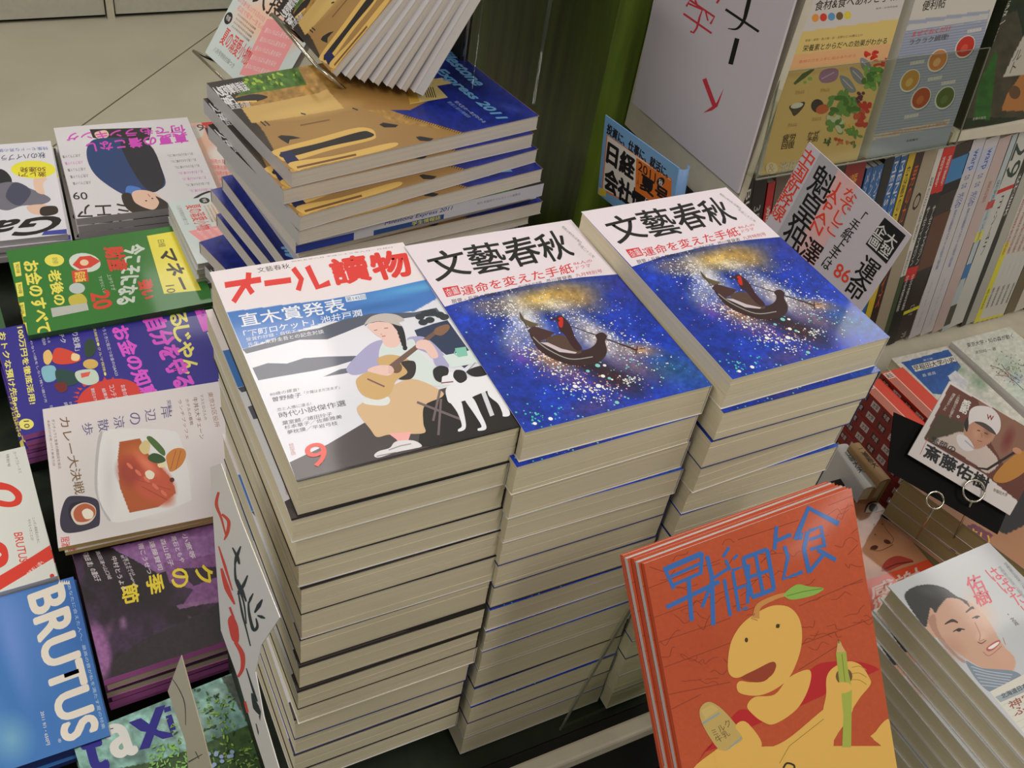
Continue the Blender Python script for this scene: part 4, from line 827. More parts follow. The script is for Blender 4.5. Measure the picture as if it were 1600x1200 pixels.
# swimsuit weekly behind
Mq = at_corner(onz(297, 193, .38), .21, .285, -2, 90, 0, 'TL')
def art_red():
    a = Art(.21, .285, M=Mq, crop=C1, gain=1.14); a.canvas((206, 170, 160), .002); a.soft(960, 640, 60, 160, (214, 172, 150), 1, 15, .5); a.fill([(900, 520), (1200, 520), (1200, 600), (960, 600)], (190, 60, 60))
    a.fill([(960, 600), (1200, 600), (1200, 800), (1130, 780), (1040, 690), (980, 650)], (60, 44, 60)); a.fill([(890, 600), (960, 590), (950, 640), (900, 660)], (200, 196, 190))
    R = (210, 50, 44); a.soft(1040, 730, 80, 60, (216, 206, 200), 1, 20, .5)
    a.text('愛', (1100, 600), (1010, 610), (1120, 660), R, .05, 3); a.text('るろる', (1020, 620), (1100, 720), (1110, 600), R, .05, 3); a.text('6', (960, 615), (925, 612), (955, 585), (90, 60, 70), .02)
    for i in range(5): a.text('秘密の夏グラビア', (985 + i * 14, 745 + i * 28), (1120, 750 + i * 28), (990 + i * 14, 765 + i * 28), (220, 110, 110), .02)
    a.poly([(1040, 880), (1160, 860), (1180, 900), (1060, 915)], R); a.poly([(1110, 870), (1170, 862), (1180, 895), (1125, 900)], (110, 60, 150))
    return a.mesh()
RDA = art_red(); RC = material('red_cover_edge', (150, 50, 46), .5)
z = lowpile('weekly_magazine', "glossy weekly with red title, between the men's magazines and the tall pile", 'magazine', tuple(onz(297, 193, .38)), .21, .285, -2, .006, 8, RDA, PAGESW, RC, 'red-titled weeklies on the low tier')
# summer-shirt magazines lying flat, title turned
Ps = onz(262, 316, .445)
e = SHA.copy(); e.transform(Matrix.Rotation(-PI / 2, 4, 'Z'))
z = lowpile('fashion_magazine', 'summer-shirt fashion magazine lying flat beside the tall pile', 'magazine', (Ps[0], Ps[1], .445), .235, .175, 2.0, .009, 9, e, PAGESW, GREYCOV, 'summer-shirt magazines lying flat', spine='T')
stand('dark green block under the summer-shirt magazines', Ps[0] + .01, Ps[0] + .21, Ps[1] - .16, Ps[1] - .01, z)

# ================================================================== right side: bookshelf, tiers, cards
D3 = (900, 0, 4.0); D4 = (1180, 0, 3.81); D5 = (1160, 200, 3.334); D6 = (1280, 500, 3.428); D7 = (980, 740, 2.609); D8 = (1200, 700, 2.4); E1 = (320, 680, 2.308)
def un(crop, x, y): return crop[0] + x / crop[2], crop[1] + y / crop[2]
def onplane(px, py, M, dz=0.0):
    n = np.array(M.col[2][:3]); o = np.array(M.translation) + n * dz; v = ray(px, py); return CP + v * (((o - CP) @ n) / (v @ n))
def sheet_thing(name, label, cat, M, pts, T, mt, group=None, part='sheet', root=None):
    """flat sheet of thickness T with outline given by points on the plane of M"""
    Mi = M.inverted(); L = [Mi @ Vector(p) for p in pts]; L = [(p[0], p[1]) for p in L]
    ar = sum(L[i - 1][0] * L[i][1] - L[i][0] * L[i - 1][1] for i in range(len(L)))
    if ar < 0: L = L[::-1]
    mb = MB(); mb.prism(L, -T, 0, 'z'); me = mb.mesh(part, mt)
    t = root or thing(name, label, cat, M, group); put(part, me, t); return t
sf = thing('bookshelf', 'cream bookshelf with upper and lower shelf boards behind the piles', 'bookshelf')
put('lower_board', MB().box(.40, 1.9, .186, .62, .494, .512).mesh('lower_board', SHELF), sf)
ZB, ZTB = ony(1497, 221, .236)[2], ony(1497, 207, .236)[2]
put('upper_board', MB().box(.3785, 1.9, .262, .62, ZB, ZTB).mesh('upper_board', SHELF), sf); put('board_front', MB().box(.690, 1.9, .236, .2615, ZB, ZTB).mesh('board_front', SHELF), sf)
put('base_box', MB().box(.40, 1.9, .188, .62, 0, .4935).mesh('base_box', SHELF), sf)
put('end_panel', MB().box(.369, .3785, .222, .452, .815, 1.5).mesh('end_panel', SHELF), sf)
put('back_panel', MB().box(.40, 1.9, .621, .64, 0, 1.6).mesh('back_panel', material('dark_shelf_back', (60, 54, 46), .7)), sf)
put('inner_post', MB().box(.3785, .399, .262, .62, 0, .8815).mesh('inner_post', material('dark_shelf_back', (60, 54, 46), .7)), sf)
tr = thing('side_table', 'cream side table carrying the books at the lower right', 'display table')
o = put('table_top', MB().box(.2365, 1.9, -.75, .183, .48, .50).mesh('table_top', SHELF), tr); bevel(o)
put('table_body', MB().box(.2465, 1.9, -.74, .182, 0, .4795).mesh('table_body', GREEN2), tr)
# sign on the end panel
SW, SH = .2105, .50
Msg = at_corner((.368, .216, .863), SW, SH, -88.6, -1.6, 1.1, 'BR'); Msg = Matrix.Translation((-.009, 0, 0)) @ Msg
def art_sign():
    a = Art(SW, SH, M=Msg, crop=D3, gain=1.15); R = (186, 52, 66); K = (22, 24, 20)
    a.stroke([(935, 58), (1143, 198)], 16, K); a.stroke([(1085, -10), (1068, 60), (1048, 130), (1005, 180), (950, 178)], [26, 26, 20, 14, 4], K, True); a.stroke([(1008, 240), (966, 402)], 30, K)
    a.stroke([(672, 85), (848, 208)], 13, R); a.stroke([(772, 115), (755, 175), (735, 205), (715, 195)], 13, R); a.stroke([(700, 20), (790, 60), (770, 115)], 12, R); a.stroke([(690, 40), (712, 0), (865, 105), (840, 150)], 13, R); a.stroke([(760, 40), (745, 0)], 12, R); a.stroke([(810, 70), (825, 130)], 10, R); a.stroke([(880, 20), (905, -20)], 14, R)
    a.stroke([(802, 492), (868, 668)], 27, R); a.poly([(925, 550), (885, 665), (850, 690), (795, 706), (858, 660), (880, 640)], R)
    return a.mesh('lettering', INKM)
t = thing('notice_board', 'white notice board with black and red lettering and a red arrow', 'sign', Msg)
SIGN = material('white_notice_card', (206, 198, 204), .5)
put('board', MB().box(-SW / 2, SW / 2, -SH / 2, SH / 2, -.003, 0).mesh('board', SIGN), t); put('lettering', art_sign(), t, Matrix.Translation((0, 0, .0001)))

# face-out books in the acrylic pocket
ML_ = at_corner((.387, .247, 1.091), .148, .21, 3.9, 8.9, -2.2, 'TL'); PH = .25
aL, bL = frame(3.9, 8.9, -2.2)
def pocket_book(bl, W, H): 
    P = onplane(bl[0], bl[1], ML_); return mat(P + aL * W / 2 + bL * H / 2, aL, bL)
def art_veg(M):
    a = Art(.148, PH, M=M, crop=D4, gain=1.15); a.canvas((196, 188, 182), .0014)
    a.fill([(270, 190), (860, 110), (800, 345), (180, 420)], (206, 180, 110)); a.fill([(180, 330), (820, 260), (815, 345), (165, 425)], (214, 164, 116)); a.fill([(180, 415), (800, 345), (600, 960), (10, 1100)], (206, 172, 112))
    K = (46, 40, 36)
    a.text('食材&食べあわせ手帖', (365, 5), (860, -60), (350, 66), K, .02, 3); a.text('野菜・果物・魚介類・肉・豆類など150種以上の', (300, 235), (640, 200), (297, 250), K, .005); a.text('栄養素とからだへの効果がわかる', (290, 268), (790, 222), (280, 308), K, .02)
    a.text('食材の力を上手に組みあわせる', (262, 358), (600, 320), (258, 378), (206, 100, 80), .01); a.text('監修・白鳥早奈英', (720, 46), (850, 32), (718, 56), K, 0)
    for i, c in enumerate(((214, 140, 60), (196, 60, 46), (90, 140, 180), (110, 84, 50), (206, 186, 60))): a.blob(358 + i * 48, 107 - i * 4, 21, 24, c, 10)
    a.stroke([(232, 500), (290, 450), (350, 410)], [14, 30, 12], (70, 92, 50)); a.blob(325, 468, 14, 12, (130, 170, 90)); a.blob(295, 490, 10, 10, (130, 170, 90))
    a.smooth([(378, 460), (400, 420), (460, 405), (495, 420), (485, 470), (440, 492), (395, 490)], (150, 110, 140)); a.stroke([(395, 470), (470, 430)], 6, (190, 160, 180))
    a.smooth([(205, 630), (290, 605), (285, 640), (235, 690), (215, 665)], (70, 62, 46)); a.blob(248, 628, 38, 16, (206, 200, 190), -14); a.blob(370, 630, 38, 40, (56, 50, 50)); a.blob(400, 650, 40, 28, (190, 92, 56), -20)
    for x, y, s_ in ((540, 490, 1), (600, 440, 1), (655, 385, .8)): a.smooth([(x - 36 * s_, y - 40), (x + 20, y - 20), (x + 60 * s_, y + 50), (x + 20, y + 60), (x - 20, y + 20)], (130, 130, 140)); a.stroke([(x - 20, y - 20), (x + 40, y + 40)], 6, (180, 180, 186))
    r = random.Random(3)
    for cx, cy, rx, ry, cs, n in ((700, 320, 50, 40, [(196, 50, 40), (180, 40, 36)], 10), (740, 390, 50, 30, [(196, 60, 50)], 8), (690, 470, 60, 60, [(90, 140, 60), (120, 160, 80), (70, 110, 50)], 46), (540, 620, 90, 60, [(70, 110, 50), (100, 140, 70)], 46), (620, 580, 30, 40, [(90, 40, 60)], 8), (660, 640, 40, 50, [(186, 50, 44)], 12), (620, 710, 60, 50, [(180, 56, 46), (196, 80, 60)], 18), (480, 730, 60, 60, [(80, 120, 60), (190, 190, 160), (100, 140, 70)], 30), (560, 750, 26, 26, [(214, 180, 80)], 5), (490, 830, 30, 30, [(180, 60, 50)], 5), (580, 790, 50, 30, [(90, 136, 60)], 14), (430, 830, 16, 40, [(60, 90, 46)], 8), (530, 850, 40, 24, [(196, 110, 70)], 6), (590, 860, 30, 16, [(70, 110, 50)], 6)):
        for _ in range(n): a.blob(cx + r.gauss(0, .45) * rx, cy + r.gauss(0, .45) * ry, rx * .34, ry * .26, r.choice(cs), r.uniform(0, 180), 8)
    a.text('疲労\n回復', (168, 800), (245, 790), (150, 890), K, .01); a.text('かぜ\n予防', (315, 785), (385, 775), (300, 850), K, .01); a.text('池田', (150, 965), (260, 950), (135, 1025), (190, 186, 176), .02); a.blob(95, 1000, 36, 36, (214, 196, 160), 0); a.text('&', (75, 975), (115, 970), (72, 1030), (190, 160, 120), .01)
    for x, y in ((250, 540), (400, 528), (205, 735), (350, 700)): a.text('きゅうり\nとわかめ', (x - 10, y), (x + 44, y - 6), (x - 14, y + 20), (150, 100, 70), 0)
    return a.mesh()
def art_dip(M):
    a = Art(.138, PH, M=M, crop=D4, gain=1.12); a.canvas((196, 190, 180), .0014)
    a.fill([(860, 130), (1400, 60), (1200, 870), (640, 960)], (150, 156, 172))
    a.fill([(905, 150), (1390, 80), (1380, 120), (895, 190)], (186, 184, 182))
    for i in range(38): y = 190 + i * 17; a.stroke([(880 - i * 6.2, y), (1385 - i * 4.4, y - 74)], 4, (126, 132, 156))
    a.text('便利帖', (1005, 5), (1140, -15), (990, 66), (60, 50, 40), .02, 3); a.text('まぜておくだけ', (940, 190), (1170, 152), (930, 222), (206, 76, 60), .02); a.text('ラクラク調理!', (922, 236), (1155, 200), (912, 270), (70, 62, 54), .02)
    for x, y, c, c2 in ((920, 480, (176, 130, 60), (196, 160, 90)), (1085, 360, (190, 120, 64), (206, 160, 110)), (1248, 278, (186, 50, 40), (206, 80, 60)), (985, 585, (160, 70, 40), (180, 100, 50)), (1128, 582, (74, 92, 40), (90, 110, 56))):
        a.blob(x + 2, y + 6, 76, 54, (120, 122, 140), -55, 24); a.blob(x, y, 76, 52, (206, 204, 196), -55, 24); a.blob(x + 2, y - 2, 68, 46, c, -55, 24); a.blob(x - 4, y + 10, 30, 18, c2, -55, 12)
    for x, y in ((1030, 465), (890, 690), (925, 370), (1110, 490), (1265, 180)): a.text('みそだれ', (x, y), (x + 80, y - 14), (x - 3, y + 16), (170, 150, 130), 0, back=(196, 194, 190))
    a.fill([(700, 800), (1160, 710), (1150, 745), (690, 835)], (196, 180, 164)); a.text('さっと混ぜるだけで味が決まる便利帖', (750, 800), (1140, 722), (747, 816), (196, 120, 90), .01); a.text('永岡書店', (900, 832), (970, 820), (897, 846), (80, 76, 80), .01)
    return a.mesh()
def art_bottle(M):
    a = Art(.14, PH, M=M, crop=D4, gain=.95); a.canvas((34, 46, 26), .0016); a.fill([(1250, 700), (1400, 120), (1560, 60), (1700, 700)], (70, 66, 50)); a.fill([(1300, 700), (1330, 500), (1390, 380), (1430, 300), (1440, 330), (1420, 500), (1395, 720)], (44, 92, 36)); a.soft(1360, 560, 40, 150, (40, 84, 34), .8, 8, 1); a.noise(40, .2, 3)
    a.fill([(1465, 660), (1500, 560), (1600, 420), (1660, 400), (1640, 660)], (176, 116, 66)); a.blob(1545, 550, 34, 40, (100, 74, 50)); a.fill([(1545, 310), (1620, 170), (1640, 440), (1475, 460)], (190, 184, 170))
    W_ = (196, 190, 176); a.text('ナニラタレ', (1500, -60), (1545, -70), (1440, 150), W_, .02, 3, vertical=True); a.text('なんでも便利', (1440, 165), (1458, 162), (1405, 250), W_, 0, vertical=True); a.text('ルト', (1555, 300), (1600, 290), (1500, 440), (80, 76, 66), .01, vertical=True); a.text('主婦の友社', (1295, 700), (1375, 690), (1293, 716), W_, .01)
    return a.mesh()
for nm, lab, bl, W, fn, cv in (('cookery_book', 'cookery book with vegetables and fish on a tan cover, in the acrylic pocket', un(D4, 30, 1045), .148, art_veg, WHITE), ('cookery_book', 'cookery book with five spoons of sauce, in the acrylic pocket', un(D4, 665, 945), .138, art_dip, WHITE), ('cookery_book', 'dark cookery book with a green bottle on its cover, right end', un(D4, 1235, 770), .14, art_bottle, GREEN2)):
    M = pocket_book(bl, W, PH); book(nm, lab, 'book', M, W, PH, .016, fn(M), PAGES, cv, 'L', 'face-out cookery books')
pk = thing('acrylic_pocket', 'clear acrylic pocket holding two cookery books face out', 'display pocket', ML_)
Mi = ML_.inverted()
c0, c1, c2, c3 = [Mi @ Vector(onplane(*un(D4, *p), ML_, .006)) for p in ((150, 430), (1395, 282), (1190, 862), (0, 1068))]
mb = MB(); mb.prism([(p[0], p[1]) for p in (c3, c2, c1, c0)], .0045, .0065, 'z'); put('front_pane', mb.mesh('front_pane', ACR), pk)
mb = MB(); mb.prism([(c3[0], c3[1]), (c2[0], c2[1]), (c2[0], c2[1] + .002), (c3[0], c3[1] + .002)], -.03, .0044, 'z'); put('floor_pane', mb.mesh('floor_pane', ACR), pk)
EDGE = material('acrylic_edge', (120, 120, 104), .3)
mb = MB(); mb.tube([Vector((c3[0], c3[1], .007)), Vector((c2[0], c2[1], .007))], .0011, 6); mb.tube([Vector((c0[0], c0[1], .007)), Vector((c1[0], c1[1], .007))], .0005, 6); mb.tube([Vector((c1[0], c1[1], .007)), Vector((c2[0], c2[1], .007))], .0009, 6); mb.tube([Vector((c0[0], c0[1], .007)), Vector((c3[0], c3[1], .007))], .0009, 6)
put('pane_rim', mb.mesh('pane_rim', EDGE), pk)

# spines on the lower board
RY = .246; LEAN = 13.0
def spine(name, label, x0, y0, x1, H, cover, texts=(), bands=(), grp='magazines standing on the lower shelf board', D=.16, ztop=None, lean=LEAN, pm=PAGESW):
    P = ony(*un(D5, x0, y0), RY); Q = ony(*un(D5, x1, y0), RY); W = max(.0035, abs(Q[0] - P[0]) * .97)
    a, b = frame(0, 0, lean * 1.0); b = np.array([-math.sin(math.radians(lean)), 0, math.cos(math.radians(lean))]); a = np.array([math.cos(math.radians(lean)), 0, math.sin(math.radians(lean))])
    W *= math.cos(math.radians(lean)); zt_ = min(P[2], ZB - .003); P = P - np.array([0, 0, P[2] - zt_]); Hh = (zt_ - .5135 - W * math.sin(math.radians(lean))) / math.cos(math.radians(lean)) if H is None else H
    M = mat(P + a * W / 2 - b * Hh / 2, a, b)
    t = thing(name, label, 'magazine', M, grp); mt = material('spine_%d_%d_%d' % cover, cover, .45)
    mb = MB(); k = min(.0005, W * .15); mb.box(-W / 2, W / 2, -Hh / 2, Hh / 2, -k, 0); mb.box(-W / 2, -W / 2 + k, -Hh / 2, Hh / 2, -D, -k); mb.box(W / 2 - k, W / 2, -Hh / 2, Hh / 2, -D, -k)
    put('cover', mb.mesh('cover', mt), t); put('page_block', MB().box(-W / 2 + k, W / 2 - k, -Hh / 2 + .001, Hh / 2 - .001, -D + .002, -k).mesh('page_block', pm), t)
    A = Art(W, Hh, gain=1.1); w, h = W * 1000, Hh * 1000; n = 0
    for f0, f1, c in bands: A.poly([(0, h * f0), (w, h * f0), (w, h * f1), (0, h * f1)], c); n += 1
    for tx, f0, f1, c, ww in texts: A.text(tx, (w * (.5 + ww / 2), h * f0), (w * (.5 + ww / 2), h * f1), (w * (.5 - ww / 2), h * f0), c, .02) if not tx.startswith('|') else A.text(tx[1:], (w * (.5 - ww / 2), h * f0), (w * (.5 + ww / 2), h * f0), (w * (.5 - ww / 2), h * f1), c, .01, vertical=True); n += 1
    if n: put('spine_art', A.mesh('spine_art'), t, Matrix.Translation((0, 0, .00005)))
    return t
W_ = (206, 202, 196); K = (30, 28, 28); R = (190, 40, 40)
spine('magazine', 'black magazine spine just right of the notice board', 20, 262, 64, None, (38, 34, 34), [('BUTLER', .05, .35, W_, .5)])
spine('magazine', 'black magazine with number 35, second right of the notice board', 66, 262, 132, None, (30, 26, 28), [('35/', .12, .2, (150, 140, 140), .5)])
spine('magazine', 'red magazine spine behind the handwritten card', 136, 290, 176, None, (180, 36, 40), [('|激走特集号', .1, .5, W_, .5)])
spine('book', 'brown and grey book spine above the handwritten card', 178, 250, 330, None, (110, 92, 80), [('|男の服', .1, .5, W_, .4)])
spine('magazine', 'dark magazine half hidden by the handwritten card', 335, 230, 440, None, (50, 44, 44), [('|雑誌', .1, .5, W_, .4)])
spine('magazine', 'black magazine with pale edge above the handwritten card', 445, 200, 540, None, (44, 38, 36), [('MEN', .1, .5, W_, .4)])
spine('book', 'book with red and yellow head above the handwritten card', 545, 186, 646, None, (120, 104, 90), [('特集号', .06, .12, (210, 150, 60), .4)], [(0, .14, (140, 40, 40))])
for i, x in enumerate((650, 682, 712)): spine('magazine', 'short blue magazine spine, %s of three' % ('left', 'middle', 'right')[i], x, 214 - i * 9, x + 28, None, (50, 100, 160), [('|メンズファッション', .02, .5, W_, .55)])
spine('magazine', 'black magazine between the blue spines', 745, 165, 792, None, (26, 26, 30), [('• • •', .2, .28, (120, 120, 120), .3)])
for i, x in enumerate((797, 833)): spine('magazine', 'tall blue magazine spine with white capitals, %s of two' % ('left', 'right')[i], x, 143 - i * 5, x + 32, None, (46, 102, 164), [("MEN'S", .03, .22, W_, .6), ('|メンズナックル', .24, .6, W_, .6)], [(0, .01, W_)])
spine('magazine', 'yellow and black magazine spine beside the two blue ones', 870, 138, 904, None, (206, 176, 40), [('|究極のスタイル誌', .05, .6, K, .5)])
spine('magazine', 'dark brown magazine spine with orange lettering', 906, 132, 948, None, (54, 34, 26), [('|男のカスタマイズ', .06, .75, (206, 90, 40), .5)])
spine('magazine', 'beige magazine spine with one large black ring', 950, 124, 1018, None, (160, 146, 124), [('O', .19, .27, K, .5)])
spine('magazine', 'slim white magazine spine with fine black lettering', 1020, 113, 1048, None, (206, 200, 192), [('|知の巨人特集号 第四号', .12, .6, (90, 84, 80), .45)], [(.6, 1, (60, 74, 50))])
for i, x in enumerate((1051, 1082)): spine('magazine', 'slim black magazine spine with red head, %s of two' % ('left', 'right')[i], x, 108 - i * 7, x + 29, None, (28, 26, 26), [('|週刊夏号', .04, .17, W_, .5), ('|サムライマガジン', .26, .55, W_, .5), ('|完全保存版', .6, .8, (200, 190, 190), .5)], [(0, .2, R), (.56, .63, R)])
spine('magazine', 'dark thick magazine with blue shirt and brown wood tones', 1113, 92, 1196, None, (48, 38, 34), [('DI?', .80, .86, (150, 140, 130), .25), ('ソリ', .96, .99, W_, .3)], [(.06, .17, (60, 120, 170)), (.17, .22, (26, 24, 26)), (.32, .6, (94, 60, 46)), (.82, .84, (200, 190, 40))])
for i, x in enumerate((1200, 1270)): spine('magazine', 'thick grey magazine spine with blue lettering, %s of two' % ('left', 'right')[i], x, 66 - i * 4, x + 66, None, (196, 190, 192), [('warp', .05, .14, (56, 76, 150), .42), ('|09 08', .16, .22, (100, 110, 160), .4), ('|渋谷', .24, .31, (70, 90, 160), .5), ('|夏の最新スタイル総力特集', .32, .62, (90, 104, 160), .22), ('|メイド・イン・ジャパン', .68, .95, (150, 150, 170), .2)], [(.045, .145, (176, 180, 200))])
spine('magazine', 'pinkish grey magazine spine right of the two thick grey ones', 1340, 58, 1402, None, (190, 168, 164), [('|夏の旅', .2, .3, (150, 100, 90), .3)])
spine('magazine', 'multicoloured magazine spine with pale blue head', 1405, 38, 1440, None, (176, 186, 190), [('|特選グルメ旅', .2, .5, (90, 110, 130), .4)], [(.3, .34, (190, 60, 50)), (.45, .5, (210, 200, 70)), (.62, .7, (60, 110, 160)), (.85, .97, (70, 66, 60))])
spine('magazine', 'white magazine spine with large black figures', 1442, 20, 1520, None, (196, 194, 188), [('29', .05, .22, (40, 60, 50), .8), ('|ヨシムラ', .3, .6, K, .2)], [(.26, .28, R)])
spine('magazine', 'black edged magazine spine at the right', 1524, 5, 1552, None, (40, 42, 40), [('|特集', .2, .4, W_, .5)])
spine('magazine', 'plain grey magazine spine right of the black edged one', 1554, -5, 1604, None, (170, 168, 158))
for i in range(6): spine('magazine', 'slim white magazine spine with yellow foot, %s of six from the left' % ('first', 'second', 'third', 'fourth', 'fifth', 'sixth')[i], 1606 + i * 30, -15 - i * 6, 1634 + i * 30, None, (200, 198, 190), [('|夏の全国道路地図帳', .2, .62, (170, 70, 60), .5), ('|特装版', .8, .92, (60, 60, 60), .4)], [(.55 if i == 0 else .985, 1, (206, 196, 60))])
for i in range(8): spine('magazine', '%s magazine spine at the far right, %s' % (('brown', 'pale', 'brown', 'dark', 'pale', 'grey', 'dark', 'pale')[i], ('outer first', 'outer second', 'outer third', 'outer fourth', 'outer fifth', 'outer sixth', 'outer seventh', 'outer eighth')[i]), 1790 + i * 60, -50 - i * 10, 1846 + i * 60, None, ((110, 96, 74), (196, 190, 180), (96, 80, 66), (50, 46, 44), (190, 186, 176), (140, 138, 130), (46, 50, 48), (186, 180, 170))[i], [('|雑誌', .3, .6, (90, 80, 70), .3)])

# handwritten card and blue-framed card
PWD, PHD = .150, .1125
Mh = at_corner((.378, .164, .952), PWD, PHD, -87.6, 6.2, -4.2, 'TL')
def art_hand():
    a = Art(PWD, PHD, M=Mh, crop=D5, gain=1.15); K = (24, 22, 20); R = (214, 66, 44)
    TL, TR, BR_, BL_ = map(np.array, a.q); L = lambda f, g: TL + (TR - TL) * f + (BL_ - TL) * g
    a.poly([L(.115, 0), L(.29, 0), L(.29, 1), L(.115, 1)], (168, 166, 170)); a.poly([L(.29, 0), L(.47, 0), L(.47, 1), L(.29, 1)], (216, 172, 170))
    a.text('中国新幹線', (328, 88), (392, 148), (132, 440), R,   .024, 3, vertical=True)
    a.text('魁皇独', (405, 175), (500, 262), (190, 590), K, .022, 3, vertical=True); a.text('なでしこ', (548, 300), (606, 348), (430, 528), R,   .024, 3, vertical=True); a.text('JAPAN', (485, 262), (538, 306), (350, 520), R, .03, 3, vertical=True)
    a.text('澤', (350, 560), (430, 625), (285, 665), K, .03, 3); a.text('「手紙上手は', (618, 412), (656, 448), (405, 712), K, .022, 3, vertical=True)
    a.poly([(742, 466), (852, 560), (750, 708), (642, 604)], (30, 28, 28)); a.text('企大\n画型', (712, 488), (818, 576), (650, 600), (206, 204, 200), .02, 3)
    a.text('運命', (645, 655), (728, 722), (520, 850), K, .03, 3, vertical=True); a.text('86', (500, 700), (572, 748), (470, 765), R, .03, 3)
    return a.mesh('brush_lettering', INKM)
t = thing('handwritten_card', 'white card with brush lettering, grey and pink stripes', 'sign', Mh)
put('card', MB().box(-PWD / 2, PWD / 2, -PHD / 2, PHD / 2, -.0012, 0).mesh('card', SIGN), t); put('brush_lettering', art_hand(), t, Matrix.Translation((0, 0, .0001)))
put('stem', MB().tube([Mh.inverted() @ Vector((.386, .09, .86)), Mh.inverted() @ Vector((.386, .09, .5005))], .0015).mesh('stem', STEEL, True), t)
Mbp = at_corner((.27, .359, .888), .122, .105, -80.5, -7.8, .7, 'TL')
def art_bp():
    a = Art(.122, .105, M=Mbp, crop=D3, gain=1.15); K = (24, 22, 24)
    a.poly([(100, 600), (800, 1000), (800, 1500), (100, 1500)], (112, 156, 200)); a.poly([(192, 838), (600, 1120), (590, 1400), (160, 1190), (168, 1100)], (206, 120, 60)); a.poly([(198, 848), (594, 1126), (584, 1400), (168, 1180)], (210, 204, 198))
    a.text('投資に、仕事に、就活に。', (200, 770), (580, 1058), (190, 830), K, .04, 3)
    a.text('日経', (205, 880), (372, 995), (190, 1010), K, .05, 3); a.text('会社情報', (190, 1040), (520, 1290), (175, 1170), K, .05, 3)
    a.poly([(378, 985), (596, 1130), (590, 1340), (370, 1190)], (206, 110, 40)); a.text('2011', (392, 1005), (500, 1085), (388, 1060), K, .03, 3); a.blob(530, 1135, 24, 28, K, 30); a.text('秋', (520, 1115), (545, 1130), (515, 1155), W_, .03); a.text('夏号', (410, 1085), (580, 1200), (400, 1175), K, .05, 3); a.text('9・10月', (385, 1075), (398, 1083), (378, 1150), K, 0, vertical=True)
    a.poly([(145, 1170), (190, 1190), (186, 1230), (140, 1215)], (210, 186, 60))
    return a.mesh('lettering', INK)
t = thing('price_card', 'blue-framed card with black and orange lettering before the green pillar', 'sign', Mbp)
put('card', MB().box(-.061, .061, -.0525, .0525, -.0012, 0).mesh('card', material('blue_card', (112, 150, 196), .45)), t); put('lettering', art_bp(), t, Matrix.Translation((0, 0, .0001)))
rl = MB(); R0 = .006
for i in range(9):
    th = i / 8 * PI * 1.0
    rl.v += [(.061 + R0 * math.sin(th), -.0525, -R0 + R0 * math.cos(th)), (.061 + R0 * math.sin(th), .0525, -R0 + R0 * math.cos(th))]
rl.f += [(2 * i, 2 * i + 1, 2 * i + 3, 2 * i + 2) for i in range(8)]
o = put('curled_edge', rl.mesh('curled_edge', material('blue_card', (112, 150, 196), .45), True), t); sd = o.modifiers.new('thick', 'SOLIDIFY'); sd.thickness = .0006
put('stem', MB().tube([Mbp.inverted() @ Vector((.300, .30, .81)), Mbp.inverted() @ Vector((.300, .28, .40))], .0015).mesh('stem', STEEL, True), t)
put('back_ledge', MB().box(.2365, .365, .184, .3295, 0, .40).mesh('back_ledge', GREEN2), tr)

